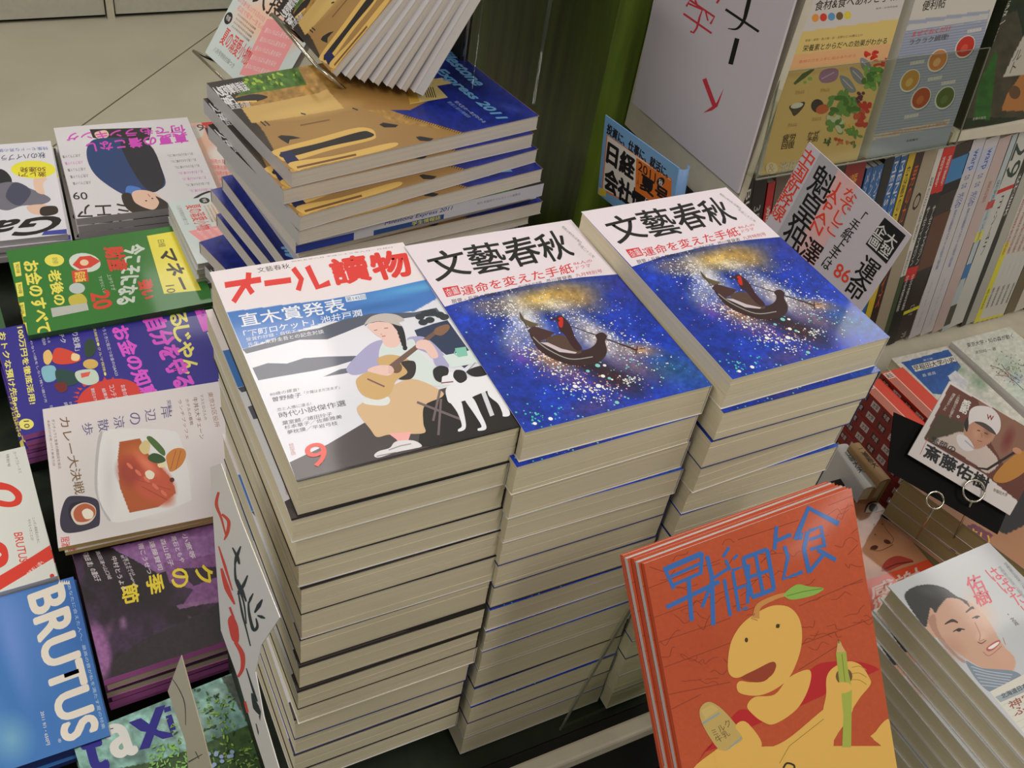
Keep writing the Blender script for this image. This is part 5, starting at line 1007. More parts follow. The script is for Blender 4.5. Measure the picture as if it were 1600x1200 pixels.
# orange booklets on the acrylic easel
OW, OH = .182, .257
Mo = at_corner((-.027, -.198, .906), OW, OH, 3.2, 41, -1.3, 'TL')
def art_orange():
    a = Art(OW, OH, M=Mo, crop=D7, gain=.88); a.canvas((200, 88, 50), .0016); a.soft(900, 120, 500, 260, (214, 98, 62), .7, 0, 1); a.soft(300, 700, 400, 400, (186, 78, 44), .7, 0, 1); a.noise(8, .05, 4)
    LN = (150, 62, 40); Y = (240, 190, 96); B = (60, 116, 190); RD = (196, 40, 44)
    for (p, q) in (((80, 470), (380, 350)), ((100, 590), (560, 420)), ((120, 690), (420, 590)), ((150, 790), (420, 690)), ((700, 540), (960, 430)), ((700, 700), (1000, 590)), ((170, 900), (420, 850)), ((700, 800), (860, 700)), ((180, 960), (300, 900)), ((820, 130), (920, 90)), ((900, 330), (940, 290)), ((150, 400), (90, 380)), ((450, 270), (700, 190)), ((880, 460), (960, 440))): a.stroke([p, q], 3, LN)
    r = random.Random(8)
    for i in range(70):
        x = r.uniform(120, 1000); y = 360 + r.random() * 560 - (x - 120) * .3
        p = [(x, y)]
        for k in range(4): x += r.uniform(5, 30); y += r.choice((-30, 0, 26)) * r.random() - 4; p.append((x, y))
        a.stroke(p, 2.2, LN, True)
    def st(ps, w=15, c=B): a.stroke(ps, w, c)
    # 早
    st([(150, 392), (305, 325)], 22); st([(152, 385), (190, 470)]); st([(305, 322), (300, 402)]); st([(178, 420), (300, 365)], 14); st([(185, 455), (305, 402)], 14); st([(160, 545), (375, 440)], 18); st([(250, 430), (262, 600)], 18)
    # 稲
    st([(325, 335), (345, 420), (350, 618)], 18); st([(305, 545), (345, 440)], 14); st([(345, 430), (420, 380)], 13); st([(390, 340), (415, 300)], 13); st([(400, 350), (420, 395)], 12); st([(432, 350), (450, 330)], 11); st([(395, 430), (420, 580)], 14); st([(428, 395), (495, 370), (490, 530)], 14); st([(430, 400), (455, 560), (490, 545)], 14); st([(440, 470), (485, 455)], 12)
    # 田
    st([(472, 345), (570, 308)], 17); st([(472, 345), (508, 500)], 17); st([(570, 308), (598, 470)], 17); st([(508, 505), (600, 470)], 18); st([(522, 330), (552, 480)], 15); st([(490, 425), (585, 392)], 15)
    # 乞
    st([(608, 215), (600, 310)], 16); st([(605, 275), (668, 248)], 16); st([(640, 295), (655, 340), (635, 430), (715, 400)], 16)
    # 食
    st([(685, 270), (738, 140), (862, 205)], 22); st([(712, 240), (705, 270)], 12); st([(735, 235), (720, 310), (742, 405)], 18); st([(740, 235), (790, 215), (805, 300)], 15); st([(742, 270), (800, 250)], 12); st([(745, 310), (808, 290)], 13); st([(775, 310), (850, 352)], 18); st([(742, 400), (800, 330)], 15)
    # figure
    a.smooth([(745, 800), (850, 765), (960, 770), (1040, 810), (1070, 900), (1060, 1000), (990, 1090), (880, 1110), (700, 1080), (540, 1110), (350, 1100), (280, 1200), (300, 1160), (420, 1000), (480, 960), (590, 1000)], RD)
    a.smooth([(1000, 1075), (1060, 1000), (1090, 1060), (1110, 1200), (980, 1260), (300, 1260), (270, 1200), (380, 1110), (480, 1010), (540, 1110), (640, 1090), (800, 960), (830, 950), (920, 960), (840, 1110), (1030, 1112)], Y)
    a.poly([(820, 1110), (1035, 1110), (990, 1070), (1075, 1000), (1150, 1300), (280, 1300), (360, 1130), (560, 1112)], Y)
    a.smooth([(488, 945), (520, 910), (600, 900), (660, 830), (742, 800), (740, 870), (690, 960), (600, 1020), (550, 1010), (505, 975)], Y)
    a.smooth([(540, 560), (600, 537), (660, 545), (700, 590), (712, 660), (700, 740), (660, 830), (600, 880), (530, 905), (460, 895), (445, 865), (460, 845), (500, 850), (560, 845), (600, 800), (605, 775), (585, 768), (520, 800), (450, 832), (415, 815), (410, 760), (425, 680), (470, 610)], Y)
    a.smooth([(465, 830), (520, 800), (590, 768), (605, 785), (590, 820), (545, 848), (500, 845)], (160, 70, 44))
    a.blob(485, 678, 7, 10, (80, 60, 30)); a.blob(613, 621, 8, 9, (80, 60, 30)); a.stroke([(605, 628), (622, 614)], 3, (80, 60, 30))
    a.stroke([(525, 590), (535, 540), (600, 505), (655, 490)], [26, 22, 18, 14], (214, 150, 80), True); a.smooth([(640, 490), (690, 452), (740, 460), (800, 468), (760, 495), (690, 512), (655, 510)], (150, 190, 84)); a.stroke([(650, 498), (720, 480), (795, 468)], 3, (90, 140, 60))
    a.stroke([(800, 1000), (660, 1110), (620, 1180)], 3, (170, 140, 60)); a.stroke([(520, 570), (505, 590), (530, 598)], 3, (150, 100, 60))
    a.smooth([(810, 900), (812, 830), (840, 790), (900, 765), (950, 780), (985, 830), (990, 860), (950, 910), (915, 965), (900, 1010), (800, 1000)], Y)
    a.blob(883, 826, 34, 34, (120, 90, 50)); a.poly([(856, 700), (862, 680), (872, 690), (915, 870), (912, 1115), (875, 1115), (880, 990), (868, 850)], (176, 186, 80)); a.poly([(850, 735), (858, 678), (892, 728), (905, 850), (865, 862)], (176, 186, 80)); a.poly([(852, 728), (860, 676), (890, 726)], (226, 176, 116)); a.stroke([(860, 676), (862, 692)], 4, (90, 80, 50)); a.stroke([(874, 735), (888, 860)], 3, (120, 140, 50))
    for i in range(3): a.stroke([(915, 790 + i * 25), (945, 785 + i * 28), (975, 800 + i * 30)], 3, (180, 150, 60), True)
    a.smooth([(845, 860), (870, 850), (905, 855), (915, 880), (880, 895), (850, 885)], Y)
    a.smooth([(295, 960), (330, 930), (380, 955), (440, 1020), (470, 1070), (450, 1110), (400, 1135), (360, 1110), (305, 1020)], (206, 176, 104)); a.poly([(300, 965), (345, 940), (372, 960), (318, 1000)], (216, 186, 112)); a.stroke([(305, 1020), (375, 975)], 8, (150, 170, 170)); a.stroke([(400, 1135), (465, 1075)], 6, (150, 170, 170)); a.text('ミルク\n牛乳', (335, 1050), (410, 1000), (370, 1100), (120, 100, 60), .01)
    a.smooth([(355, 1130), (400, 1130), (430, 1110), (470, 1080), (440, 1030), (480, 1010), (540, 1080), (540, 1130), (480, 1220), (380, 1220)], Y)
    a.stroke([(635, 1200), (650, 1180), (678, 1188), (680, 1205)], 8, (60, 50, 30), True)
    return a.mesh()
ORA = art_orange(); OC = material('orange_cover_edge', (196, 84, 54), .45)
for i in range(5):
    M = Mo @ Matrix.Translation((-.0014 * i, .0012 * i, -.0036 * i)) @ Matrix.Rotation(math.radians((0, .2, -.2, .3, 0)[i]), 4, 'Z')
    lab = 'orange booklet with a yellow long-faced figure holding a pencil' if i == 0 else 'orange booklet on the easel, %s behind the front copy' % ('next', 'second', 'third', 'hindmost')[i - 1]
    book('booklet', lab, 'booklet', M, OW, OH, .0034, ORA, PAGESW, GREYCOV if i % 2 else OC, 'L', 'orange booklets on the easel', seed=i)
ez = thing('acrylic_easel', 'clear acrylic easel propping up the orange booklets', 'easel', Mo)
bz = -.0036 * 5 - .001
put('back_plate', MB().box(-.075, .06, -.16, .112, bz - .003, bz).mesh('back_plate', ACR), ez)
put('lip', MB().box(-.075, .06, -.162, -.1595, bz, .006).mesh('lip', ACR), ez)
Moi = Mo.inverted(); tp = np.array(Mo @ Vector((-.073, .112, bz - .004))); tp2 = np.array(Mo @ Vector((.058, .112, bz - .004)))
q0 = onz(875, 1140, TZ + .014); q1 = q0 + (tp2 - tp)
vv = [Moi @ Vector(p) for p in (tp, tp2, q1, q0)]; nn = np.array([0, .003, 0]); vv2 = [Moi @ Vector(np.array(p) + nn) for p in (tp, tp2, q1, q0)]
put('leg', mesh('leg', vv + vv2, [(0, 1, 2, 3), (7, 6, 5, 4), (0, 4, 5, 1), (1, 5, 6, 2), (2, 6, 7, 3), (3, 7, 4, 0)], ACR), ez)
put('leg_edge', MB().tube([Moi @ Vector(tp), Moi @ Vector(q0)], .0011, 6).mesh('leg_edge', material('acrylic_edge', (120, 120, 104), .3)), ez)
P = [onz(*p, .402) for p in ((760, 1235), (945, 1128), (975, 1170), (1000, 1260), (880, 1340))]; sheet_thing('paper_sheet', 'cream paper sheet lying below the table lip', 'paper', flat(P[0][0], P[0][1], .402), P, .001, CREAM)

# books at the lower right
def art_smile(M):
    a = Art(.130, .188, M=M, crop=D8, gain=.98); a.canvas((186, 188, 190), .0008); a.soft(720, 410, 260, 120, (200, 200, 202), .6, 0, 1)
    SK = (196, 156, 134)
    a.fill(catmull([(590, 690), (620, 560), (740, 570), (820, 640), (880, 740), (925, 790), (915, 840), (850, 835), (800, 825), (740, 790), (650, 720)], True, 6), SK)
    a.soft(800, 610, 60, 110, (210, 174, 152), .8, -35, 1); a.soft(690, 760, 70, 60, (170, 124, 104), .6, 40, 1); a.soft(870, 770, 60, 40, (206, 160, 140), .7, 30, 1); a.soft(800, 710, 30, 26, (214, 176, 154), .8, 0, 1)
    a.fill(catmull([(512, 560), (540, 525), (600, 512), (660, 525), (705, 555), (745, 575), (755, 598), (720, 570), (672, 565), (640, 600), (628, 620), (610, 600), (600, 640), (590, 672), (560, 640)], True, 6), (56, 56, 56)); a.soft(600, 540, 60, 24, (92, 92, 92), .5, 20, 1); a.fill(catmull([(600, 650), (625, 625), (640, 690), (700, 770), (740, 800), (720, 800), (640, 720)], True, 5), (150, 110, 92), .6)
    K = (60, 48, 44)
    a.stroke([(662, 662), (690, 648), (712, 656)], [4, 12, 5], K, True); a.stroke([(742, 618), (765, 600), (772, 606)], [5, 10, 4], K, True); a.stroke([(693, 690), (715, 680), (738, 682)], [3, 8, 3], K, True); a.blob(715, 684, 9, 6, (40, 34, 34)); a.stroke([(765, 640), (783, 633), (795, 634)], [3, 7, 3], K, True); a.blob(782, 636, 7, 5, (40, 34, 34))
    a.stroke([(775, 655), (795, 700), (792, 725), (812, 718)], 3, (160, 116, 98), True); a.stroke([(785, 728), (800, 734), (818, 722)], [3, 5, 3], (120, 76, 66), True)
    a.smooth([(818, 752), (845, 730), (868, 722), (868, 736), (845, 758), (825, 764)], (176, 90, 84)); a.smooth([(824, 752), (850, 734), (866, 728), (862, 738), (840, 754)], (226, 220, 214)); a.stroke([(806, 766), (830, 780), (875, 745)], 3, (160, 110, 96), True); a.stroke([(880, 712), (890, 740)], 3, (170, 120, 104), True)
    a.smooth([(740, 800), (800, 826), (920, 838), (950, 870), (870, 900), (830, 915), (780, 870)], (124, 136, 150))
    for i in range(6): a.stroke([(760 + i * 8, 820 + i * 14), (820 + i * 10, 838 + i * 12), (915 - i * 4, 852 + i * 10)], 3, (180, 186, 192), True)
    a.poly([(830, 915), (960, 850), (1400, 700), (1400, 1500), (960, 1075)], (206, 202, 190)); a.poly([(850, 935), (1300, 740), (1310, 770), (870, 955)], (150, 160, 166)); a.text('北海道日本ハムの新星', (868, 925), (1060, 838), (880, 942), (50, 50, 56), .02)
    for i in range(8): a.stroke([(880 + i * 16, 965 + i * 22), (1400, 740 + i * 22)], 2, (170, 186, 190))
    a.text('神宮から\nふたたび', (895, 955), (1090, 865), (925, 1010), (150, 90, 80), .02)
    R = (206, 70, 84); a.text('佑\n樹', (735, 492), (790, 470), (790, 600), R, .02, 3); a.text('はばたけ', (810, 462), (850, 445), (985, 640), R, .02, 3, vertical=True); a.text('・斎', (890, 625), (905, 620), (930, 670), (90, 84, 84), .01, vertical=True)
    for i in range(2): a.text('甲子園の夏から大学日本一への軌跡を追う', (862 + i * 22, 450 - i * 14), (874 + i * 22, 444 - i * 14), (960 + i * 20, 570 - i * 14), (120, 120, 122), 0, vertical=True)
    return a.mesh()
My = at_corner((.275, -.195, .734), .130, .188, 1.6, 90, 0, 'TL'); SM = art_smile(My); z = .734
for i in range(12):
    lab = 'pale book with a smiling dark-haired man on its cover, lower right' if i == 0 else 'white-edged book, %s under the smiling man cover' % ORD[i].replace('fourth', 'fourth')
    r = random.Random(i); book('hardcover_book', lab, 'book', at_corner((.275 + (i % 3) * .0012 - (.0 if i < 2 else .004), -.195, z), .130, .188, 1.6 + r.uniform(-.4, .4), 90, 0, 'TL'), .130, .188, .0187, SM, PAGES, WHITE, 'R', 'books under the smiling man cover', seed=i, over=.0025, ct=.0012); z -= .0190
def art_face(M):
    a = Art(.128, .188, M=M, crop=D8, gain=1.0); a.canvas((172, 118, 84), .0008); a.soft(430, 380, 160, 200, (190, 136, 100), .9, 40, 1); a.soft(300, 260, 60, 160, (140, 88, 60), .7, 0, 1); a.soft(500, 330, 60, 60, (200, 150, 116), .7, 30, 1); a.soft(420, 480, 140, 40, (150, 96, 66), .6, 0, 1); a.soft(405, 260, 70, 30, (130, 84, 60), .8, 0, 1)
    a.fill(catmull([(150, 60), (240, 90), (330, 110), (400, 170), (380, 180), (330, 168), (310, 260), (200, 300), (120, 200)], True, 6), (36, 30, 26))
    K = (50, 34, 28); a.stroke([(330, 172), (370, 168), (420, 190)], [6, 14, 5], (70, 46, 34), True)
    a.smooth([(362, 240), (375, 215), (405, 205), (432, 215), (445, 230), (415, 238), (385, 245)], (190, 176, 164)); a.blob(395, 224, 17, 16, (40, 32, 30)); a.stroke([(362, 242), (375, 212), (405, 202), (440, 222)], [4, 8, 6, 3], K, True); a.stroke([(366, 244), (400, 242), (440, 232)], 3, (110, 70, 54), True)
    a.stroke([(420, 250), (440, 300), (470, 340), (460, 362)], 4, (150, 100, 74), True); a.blob(447, 352, 14, 8, (90, 50, 40), 20); a.blob(398, 374, 15, 9, (80, 42, 34), -15); a.stroke([(380, 380), (420, 385), (470, 362)], 4, (140, 86, 64), True)
    a.smooth([(425, 460), (440, 425), (480, 405), (520, 412), (545, 425), (500, 440), (450, 462)], (160, 58, 48)); a.stroke([(425, 462), (480, 436), (545, 426)], 4, (90, 34, 30), True)
    for x, y in ((398, 287), (428, 286), (402, 325)): a.blob(x, y, 3, 3, (90, 56, 40), 0, 6)
    a.poly([(330, 510), (640, 405), (900, 700), (560, 800), (300, 700)], (200, 70, 40)); W = (206, 180, 166); a.text('感謝。', (380, 520), (600, 430), (395, 590), W, .03, 3); a.text('作品。', (385, 590), (560, 520), (405, 650), W, .03, 3)
    return a.mesh()
P1 = onz(*un(D8, 325, 100), .592)
z = lowpile('hardcover_book', 'book with a close-up face and orange paper band', 'book', (P1[0], P1[1], .592), .128, .188, -2, .0170, 5, art_face(at_corner(P1, .128, .188, -2, 90, 0, 'TR')), PAGES, OC, 'books with the close-up face', k='TR')
# brown-edged pile with pinkish cover, behind the card
TAN = material('tan_page_edges', (150, 134, 92), .85, kind='pages')
def art_pink(M):
    a = Art(.118, .175, M=M, crop=D6, gain=1.0); a.canvas((170, 120, 84), .0016); a.fill([(400, 840), (560, 900), (1000, 1150), (1300, 1000), (1300, 400), (500, 500)], (28, 24, 26)); a.fill([(760, 1110), (830, 1090), (930, 1150), (900, 1200), (860, 1200)], (110, 50, 70)); a.text('さい', (800, 1110), (920, 1150), (790, 1165), (214, 160, 50), .04, 3)
    return a.mesh()
ZP = .655; PA, PB = onz(1423, 757, ZP), onz(1513, 824, ZP); PD = (PB - PA) / np.linalg.norm(PB - PA); PY = math.degrees(math.atan2(PD[1], PD[0])) + 90; P2 = PA - PD * .010
z = lowpile('softcover_book', 'tan-edged book with black and pinkish cover behind the black card', 'book', (P2[0], P2[1], ZP), .118, .175, PY, .0200, 7, art_pink(at_corner(P2, .118, .175, PY, 90, 0, 'TL')), TAN, GREYCOV, 'tan-edged books behind the black card', jit=.002)
# spine-up books
def spine_up(label, fl_, fr, nl, nr, zt_, col, txt, tc):
    A0, B0, A1, B1 = [onz(*un(D6, *p), zt_) for p in (fl_, fr, nl, nr)]; far = (A0 + B0) / 2; near = (A1 + B1) / 2; d = near - far; L = np.linalg.norm(d); ex = -d / L
    ey = np.array([-ex[1], ex[0], 0]); W = max(.016, abs((B0 - A0) @ np.array([-ex[1], ex[0], 0])) * 1.0)
    c = (far + near) / 2; M = mat(c, ey * -1, ex); t = thing('hardcover_book', label, 'book', M, 'books standing spine up'); mt = material('cover_%d_%d_%d' % col, col, .55)
    H = zt_ - .503; n = 9; arc = [(W / 2 * math.cos(PI * i / (n - 1)), -.004 + .004 * math.sin(PI * i / (n - 1))) for i in range(n)]
    inner = [(x * .86, y - .0018) for x, y in arc][::-1]; pts = [(W / 2, -H)] + arc + [(-W / 2, -H), (-W / 2 * .86, -H)] + inner + [(W / 2 * .86, -H)]
    mb = MB(); mb.prism(pts, -L / 2, L / 2, 'y'); put('cover', mb.mesh('cover', mt), t)
    put('page_block', MB().box(-W / 2 * .84, W / 2 * .84, -L / 2 + .003, L / 2 - .003, -H + .003, -.007).mesh('page_block', PAGES), t)
    A = Art(W * .8, L * .9, gain=1.1); w, h = W * 800, L * 900; A.text(txt, (w * .2, h * .12), (w * .8, h * .12), (w * .2, h * .7), tc, .02, 3, vertical=True)
    me = A.mesh('spine_art', INKM)
    for v in me.vertices: v.co.z += -.004 + .004 * math.sqrt(max(0, 1 - (v.co.x / (W / 2)) ** 2)) + .0003
    put('spine_art', me, t)
spine_up('white book standing spine up beside the gondola piles', (92, 672), (158, 655), (238, 905), (325, 880), .618, (206, 204, 200), '山崎大夫', (80, 80, 80))
spine_up('tan book standing spine up beside the white one', (165, 660), (225, 655), (330, 868), (395, 838), .628, (166, 132, 88), '二重根大', (70, 50, 40))
# red exam books
REDC = material('dark_red_cover', (140, 40, 36), .5)
P3 = onz(*un(D6, 222, 342), .640); P3b = onz(*un(D6, 395, 525), .640); P4 = onz(*un(D6, 268, 296), .655)
def red_pile(P, n, W, lab, zt_):
    z = zt_
    for i in range(n):
        M = at_corner((P[0] + (i % 2) * .001, P[1], z), W, .128, 0, 90, 0, 'TL')
        a = Art(W, .128, gain=1.05); w = W * 1000; a.poly([(0, 0), (w, 0), (w, 150), (0, 150)], (206, 66, 44)); a.poly([(0, 0), (13, 0), (13, 150), (0, 150)], (200, 96, 60)); a.poly([(2, 14), (11, 14), (11, 150), (2, 150)], (170, 104, 90)); a.poly([(1, 2), (13, 2), (13, 12), (1, 12)], (214, 190, 180)); a.text('過去', (2, 3), (12, 3), (2, 11), (60, 30, 30), .03); a.poly([(13.2, 0), (14.6, 0), (14.6, 150), (13.2, 150)], (216, 190, 180))
        t = book('exam_book', '%s, %s' % (lab, ORD[i]), 'book', M, W, .128, .0175, a.mesh() if i == 0 else None, PAGES, REDC, 'L', 'red exam books', seed=i)
        Ms = mat(np.array([P[0] + (i % 2) * .001 - .0002, P[1] - .064, z - .0175 / 2]), np.array([0, -1, 0.]), np.array([0, 0, 1.]))
        s_ = Art(.128, .0175, gain=1.1)
        s_.poly([(0, 0), (150, 0), (150, 17.5), (0, 17.5)], (126, 34, 32))
        for k in range(7): s_.poly([(6 + k * 20, 4), (19 + k * 20, 4), (19 + k * 20, 13), (6 + k * 20, 13)], (196, 180, 176) if k % 2 else (60, 24, 24)); s_.text('大学' if k % 2 else '年度', (8 + k * 20, 5), (17 + k * 20, 5), (8 + k * 20, 12), (40, 20, 20) if k % 2 else (206, 180, 176), .02)
        put('spine_art', s_.mesh('spine_art'), t, M.inverted() @ Ms); z -= .0178
red_pile(P3, 7, .032, 'red exam book with labelled spine, left pile', .640)
red_pile(np.array([P3[0] + .035, P3[1] + .004, 0]), 7, .036, 'red exam book, right pile', .645)
# two university books lying flat
def art_blueuni(M):
    a = Art(.104, .173, M=M, crop=D6, gain=1.08); a.canvas((206, 202, 190), .001); B = (46, 88, 156)
    a.fill([(440, 228), (690, 158), (1000, 470), (980, 520), (660, 490)], (196, 196, 184)); a.fill([(440, 228), (690, 158), (760, 250), (700, 330), (660, 400), (610, 395)], B)
    a.soft(860, 330, 80, 60, (110, 140, 110), .8, 40, 1); a.soft(760, 270, 50, 40, (120, 150, 120), .6, 40, 1); a.fill([(690, 300), (730, 270), (800, 330), (780, 380), (720, 360)], (206, 206, 210)); a.noise(14, .12, 5)
    a.poly([(495, 245), (718, 192), (735, 222), (515, 278)], (214, 210, 200)); a.text('早稲田大学小史', (500, 245), (718, 196), (512, 274), (40, 40, 46), .03, 3); a.text('第三版', (555, 212), (605, 200), (560, 222), W_, .01); a.text('島 善高', (550, 290), (620, 274), (556, 306), W_, .01)
    return a.mesh()
Mu = at_corner((.701, .176, .572), .104, .173, -2.1, 90, 0, 'TL'); AU = art_blueuni(Mu); z = .572
for i in range(4):
    book('paperback', 'white-bordered paperback with a blue cover, beside the red exam books' if i == 0 else 'cream-edged paperback, %s under the blue cover' % ORD[i], 'book', at_corner((.701 + i * .0008, .176, z), .104, .173, -2.1, 90, 0, 'TL'), .104, .173, .0172, AU, PAGES, WHITE, 'R', 'blue-covered paperbacks on the side table', seed=i); z -= .0175
def art_forest(M):
    a = Art(.118, .172, M=M, crop=D6, gain=1.08); a.canvas((204, 204, 192), .001); a.soft(1010, 250, 130, 60, (150, 176, 150), .7, 30, 1); a.soft(1040, 320, 60, 40, (120, 140, 180), .6, 0, 1); a.soft(980, 290, 50, 30, (190, 150, 150), .5, 0, 1); a.soft(1060, 380, 100, 70, (170, 200, 180), .6, 40, 1); a.noise(12, .10, 5)
    K = (70, 68, 62); a.text('東京大学・知の森が動く', (772, 128), (1020, 76), (780, 152), K, .02, 3); a.text('濱田純一 著', (815, 170), (930, 148), (820, 188), K, .01)
    r = random.Random(2)
    for i in range(90): a.blob(r.gauss(1010, 60), r.gauss(270, 40), 7, 3, r.choice([(110, 130, 100), (150, 170, 140), (170, 130, 120), (120, 120, 130)]), r.uniform(0, 180), 6)
    for p in (((900, 250), (960, 270), (1020, 330)), ((960, 240), (1000, 290), (1060, 330)), ((930, 300), (1000, 310), (1080, 380))): a.stroke(p, 3, (110, 110, 90), True)
    return a.mesh()
Mf = at_corner((.802, .171, .580), .118, .172, 0, 90, 0, 'TL'); AF = art_forest(Mf); z = .580
BK2 = material('black_cover_side', (40, 38, 34), .5)
for i in range(4):
    book('paperback', 'white paperback with a pale green tree drawing on its cover' if i == 0 else 'dark-sided paperback, %s under the tree drawing cover' % ORD[i], 'book', at_corner((.8075 + i * .0006, .171, z), .118, .172, 0, 90, 0, 'TL'), .118, .172, .0182, AF, PAGES, WHITE if i == 0 else BK2, 'L', 'tree-drawing paperbacks on the side table', seed=i); z -= .0185
for i, (x, lab, c) in enumerate(((.935, 'pale softcover book at the right picture edge of the side table', (196, 196, 190)), (1.07, 'grey softcover book beyond the tree drawing paperback', (150, 150, 140)))):
    book('softcover_book', lab, 'book', at_corner((x, .170, .545), .125, .18, 0, 90, 0, 'TL'), .125, .18, .044, None, PAGES, material('plain_cover_%d' % i, c, .5), 'R')
# black display card with portrait card, held by two ring wires
CW, CH = .148 * .80, .105 * .80
Mcd = at_corner(tuple(CP + .80 * (np.array([.653, .059, .647]) - CP)), CW, CH, -30.5, 43.9, -21.7, 'TL')
pts = [onplane(*p, Mcd, -.006) for p in ((1397, 644), (1387, 735), (1558.6, 835), (1600, 735))]
Mbk = Matrix.Translation(Vector(np.array(Mcd.col[2][:3]) * -.006)) @ Mcd
sheet_thing('display_card', 'black backing card standing behind the portrait card', 'card', Mbk, pts, .0015, material('black_card', (20, 18, 18), .85, spec=.15), part='card')
def art_player():
    a = Art(CW, CH, M=Mcd, crop=D6, gain=1.05); a.canvas((206, 198, 194), .0009)
    a.fill([(700, 345), (1100, 565), (1100, 1000), (890, 830), (560, 640)], (96, 52, 40)); a.fill([(565, 640), (640, 500), (800, 560), (760, 640)], (70, 62, 40)); a.fill([(850, 430), (1100, 565), (1100, 760), (990, 780), (920, 660)], (130, 92, 74)); a.soft(1010, 640, 40, 90, (110, 40, 36), .8, 20, .8)
    a.fill(catmull([(600, 650), (690, 620), (770, 600), (880, 660), (960, 760), (900, 820), (830, 770), (700, 690)], True, 5), (190, 174, 164))
    SK = (176, 128, 104); a.fill(catmull([(790, 540), (850, 540), (940, 590), (930, 640), (880, 680), (820, 690), (780, 640), (775, 580)], True, 5), SK); a.soft(840, 610, 30, 50, (196, 150, 124), .7, 0, 1); a.soft(900, 600, 30, 40, (120, 78, 60), .6, 0, 1)
    a.smooth([(800, 520), (810, 480), (850, 460), (920, 470), (965, 520), (970, 580), (945, 615), (920, 580), (880, 550), (830, 545), (800, 560)], (206, 198, 196)); a.smooth([(830, 545), (880, 550), (925, 580), (948, 615), (915, 600), (870, 570)], (70, 60, 56)); a.smooth([(775, 560), (795, 520), (800, 560), (790, 600)], (40, 30, 26))
    a.text('W', (900, 505), (935, 515), (895, 530), (130, 40, 40), .05); a.stroke([(845, 590), (862, 594)], 5, (60, 36, 30)); a.stroke([(885, 604), (902, 612)], 5, (60, 36, 30)); a.stroke([(868, 605), (872, 628)], 3, (140, 90, 70)); a.stroke([(846, 645), (872, 652)], 4, (140, 70, 60))
    a.smooth([(740, 615), (790, 625), (830, 690), (780, 700), (740, 660)], (206, 200, 200)); a.stroke([(780, 645), (830, 690)], 8, (170, 160, 170))
    a.stroke([(840, 790), (900, 800), (1060, 700)], [6, 14, 14], (40, 26, 24)); a.smooth([(1000, 760), (1100, 700), (1110, 800), (1000, 870), (930, 850)], (176, 120, 50)); a.blob(1060, 700, 26, 16, (186, 130, 100), 20)
    a.text('「感謝。\n\n', (0, 0), (1, 0), (0, 1), K, 0) if False else None
    a.text('感謝。', (775, 420), (815, 440), (735, 520), W_, .035, 3, vertical=True); a.text('この仲間たちに出会えて', (742, 400), (758, 408), (690, 520), W_, .01, vertical=True); a.text('僕は幸せでした', (716, 390), (732, 398), (660, 480), W_, .01, vertical=True)
    a.text('素顔の', (605, 620), (735, 680), (592, 655), K, .03, 3); a.text('斎藤佑樹', (580, 660), (915, 850), (556, 730), K, .045, 3); a.stroke([(582, 630), (540, 720)], 3, (190, 90, 90)); a.text('早稲田大学', (935, 900), (1010, 930), (930, 918), (120, 90, 60), .02)
    return a.mesh('picture')
t = thing('portrait_card', 'portrait card of a player in a white cap, clipped before the black card', 'card', Mcd)
put('card', MB().box(-CW / 2, CW / 2, -CH / 2, CH / 2, -.0012, 0).mesh('card', WHITE), t); put('picture', art_player(), t, Matrix.Translation((0, 0, .0001)))
for i, (c, r, tail) in enumerate((((620, 965), 46, (520, 1170)), ((828, 915), 58, (705, 1200)))):
    ctr = onplane(*un(D6, *c), Mcd, .004); e1 = onplane(*un(D6, c[0] + r, c[1]), Mcd, .004) - ctr; e2 = onplane(*un(D6, c[0], c[1] + r), Mcd, .004) - ctr
    t = thing('ring_clip', 'wire ring clip holding the cards, %s of two' % ('left', 'right')[i], 'clip', Matrix.Translation(ctr), 'wire ring clips')
    T0 = onz(*un(D6, *tail), .63 if i == 0 else .61); start = ctr + e2 * 1.0 - e1 * .2
    put('ring', MB().tube([e1 * math.cos(q) + e2 * math.sin(q) for q in np.linspace(0, 2 * PI, 25)], .0011, 6).mesh('ring', STEEL, True), t)
    put('stem', MB().tube([start - ctr, T0 - ctr], .0011, 6).mesh('stem', STEEL, True), t)
# dark portrait book at the right edge and the striped one under it
def art_dark():
    a = Art(.13, .188, gain=1.0); a.canvas((92, 62, 44), .003); a.soft(60, 70, 50, 60, (130, 84, 58), .9, 0, .8); a.fill([(0, 110), (130, 110), (130, 188), (0, 188)], (110, 104, 96))
    for i in range(12): a.stroke([(0, 112 + i * 7), (130, 118 + i * 7)], 1.2, (60, 58, 56))
    return a.mesh()
P5 = onz(1562, 742, .64)
lowpile('softcover_book', 'dark brown portrait book at the right edge behind the portrait card', 'book', (P5[0] + .02, P5[1] - .02, .60), .13, .188, 0, .019, 3, art_dark(), PAGES, BK2, 'dark portrait books')

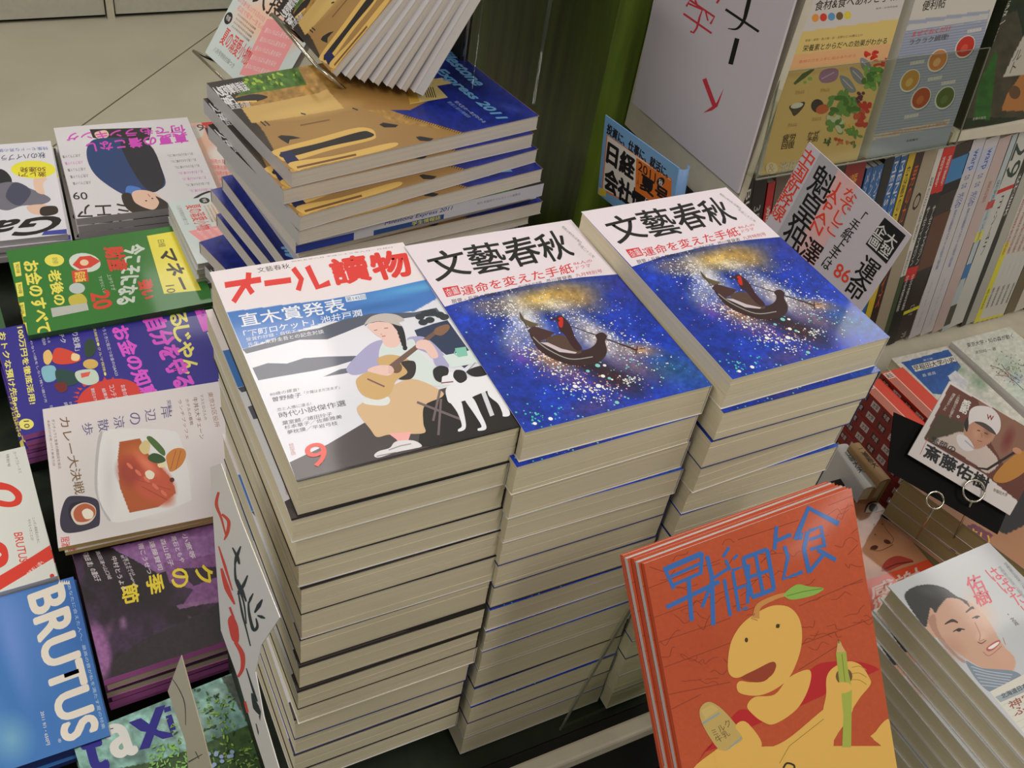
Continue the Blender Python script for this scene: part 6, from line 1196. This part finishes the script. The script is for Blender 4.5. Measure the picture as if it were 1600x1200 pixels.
# paper notices on the left flank of the guitar pile
Mn = at_corner((-.243, .115, .97), .26, .46, -90, 5, 0, 'TL')
def px_poly(L, M, dz=0.0): return [onplane(*p, M, dz) for p in L]
out = [(328, 730), (345, 724), (376, 812), (437, 965), (408, 1008), (399, 1050), (412, 1120), (440, 1215), (424, 1230), (398, 1150), (372, 1060), (345, 985), (336, 860)]
t = sheet_thing('paper_notice', 'curled white paper notice with red and black brush marks on the pile flank', 'sign', Mn, px_poly(out, Mn), .0006, WHITE, part='paper')
a = Art(.26, .46, M=Mn, crop=E1, gain=1.12); R = (214, 72, 48); K = (44, 50, 40)
a.stroke([(50, 205), (42, 250), (60, 300), (78, 370)], [8, 12, 8, 4], R, True); a.stroke([(62, 285), (86, 310), (82, 350), (70, 378)], [8, 12, 12, 4], R, True); a.stroke([(50, 400), (72, 470), (100, 560)], [4, 10, 4], R, True); a.stroke([(60, 480), (80, 550), (108, 610)], [8, 20, 6], R, True); a.stroke([(90, 620), (105, 660)], 8, R)
a.smooth([(84, 665), (100, 650), (120, 690), (122, 745), (100, 740), (88, 700)], R); a.stroke([(110, 745), (135, 790), (136, 840), (120, 872)], [12, 18, 14, 8], R, True); a.stroke([(145, 960), (155, 1000)], 8, R)
for p, w_ in ((((130, 400), (115, 440), (108, 470)), [4, 14, 4]), (((100, 405), (118, 440), (125, 465)), [4, 12, 6]), (((155, 505), (140, 540), (120, 575)), [4, 12, 8]), (((118, 520), (135, 560), (150, 600)), [4, 12, 5]), (((175, 570), (165, 590), (160, 605)), [3, 10, 4]), (((208, 592), (195, 615), (180, 640)), [4, 16, 5]), (((190, 650), (205, 655), (218, 660)), [4, 12, 4]), (((158, 600), (160, 640), (175, 700), (190, 690), (185, 660)), [5, 9, 12, 10, 4]), (((110, 450), (112, 520), (140, 600), (150, 680)), [4, 9, 6, 4]), (((120, 560), (135, 640), (150, 700), (165, 760)), [4, 8, 5, 4]), (((170, 930), (185, 980), (205, 1010)), [6, 22, 8]), (((150, 840), (175, 920), (190, 960)), [3, 8, 4]), (((200, 1010), (215, 1070), (225, 1130)), [10, 14, 6]), (((185, 1040), (200, 1100)), [3, 5])): a.stroke(p, w_, K, True)
put('brush_lettering', a.mesh('brush_lettering', INKM), t, Mn.inverted() @ Mn @ Matrix.Translation((0, 0, .0001)))
Mk = at_corner((-.300, .10, .60), .2, .3, -82, 4, 0, 'TL')
t = sheet_thing('paper_notice', 'narrow cream card standing on the leafy quarterly', 'card', Mk, px_poly([(283, 1024), (262, 1080), (290, 1160), (300, 1260), (345, 1260), (318, 1150)], Mk), .0008, material('cream_card', (206, 196, 170), .6), part='card')
a = Art(.2, .3, M=Mk, crop=C4, gain=1.1); a.stroke([(978, 655), (1020, 720), (1050, 800), (1055, 920)], [3, 5, 5, 3], (60, 60, 60), True); a.stroke([(1070, 1130), (1150, 1085)], [8, 4], (90, 90, 84)); a.stroke([(1110, 1070), (1130, 1110)], 5, (90, 90, 84)); put('pen_marks', a.mesh('pen_marks', INKM), t, Matrix.Translation((0, 0, .0001)))
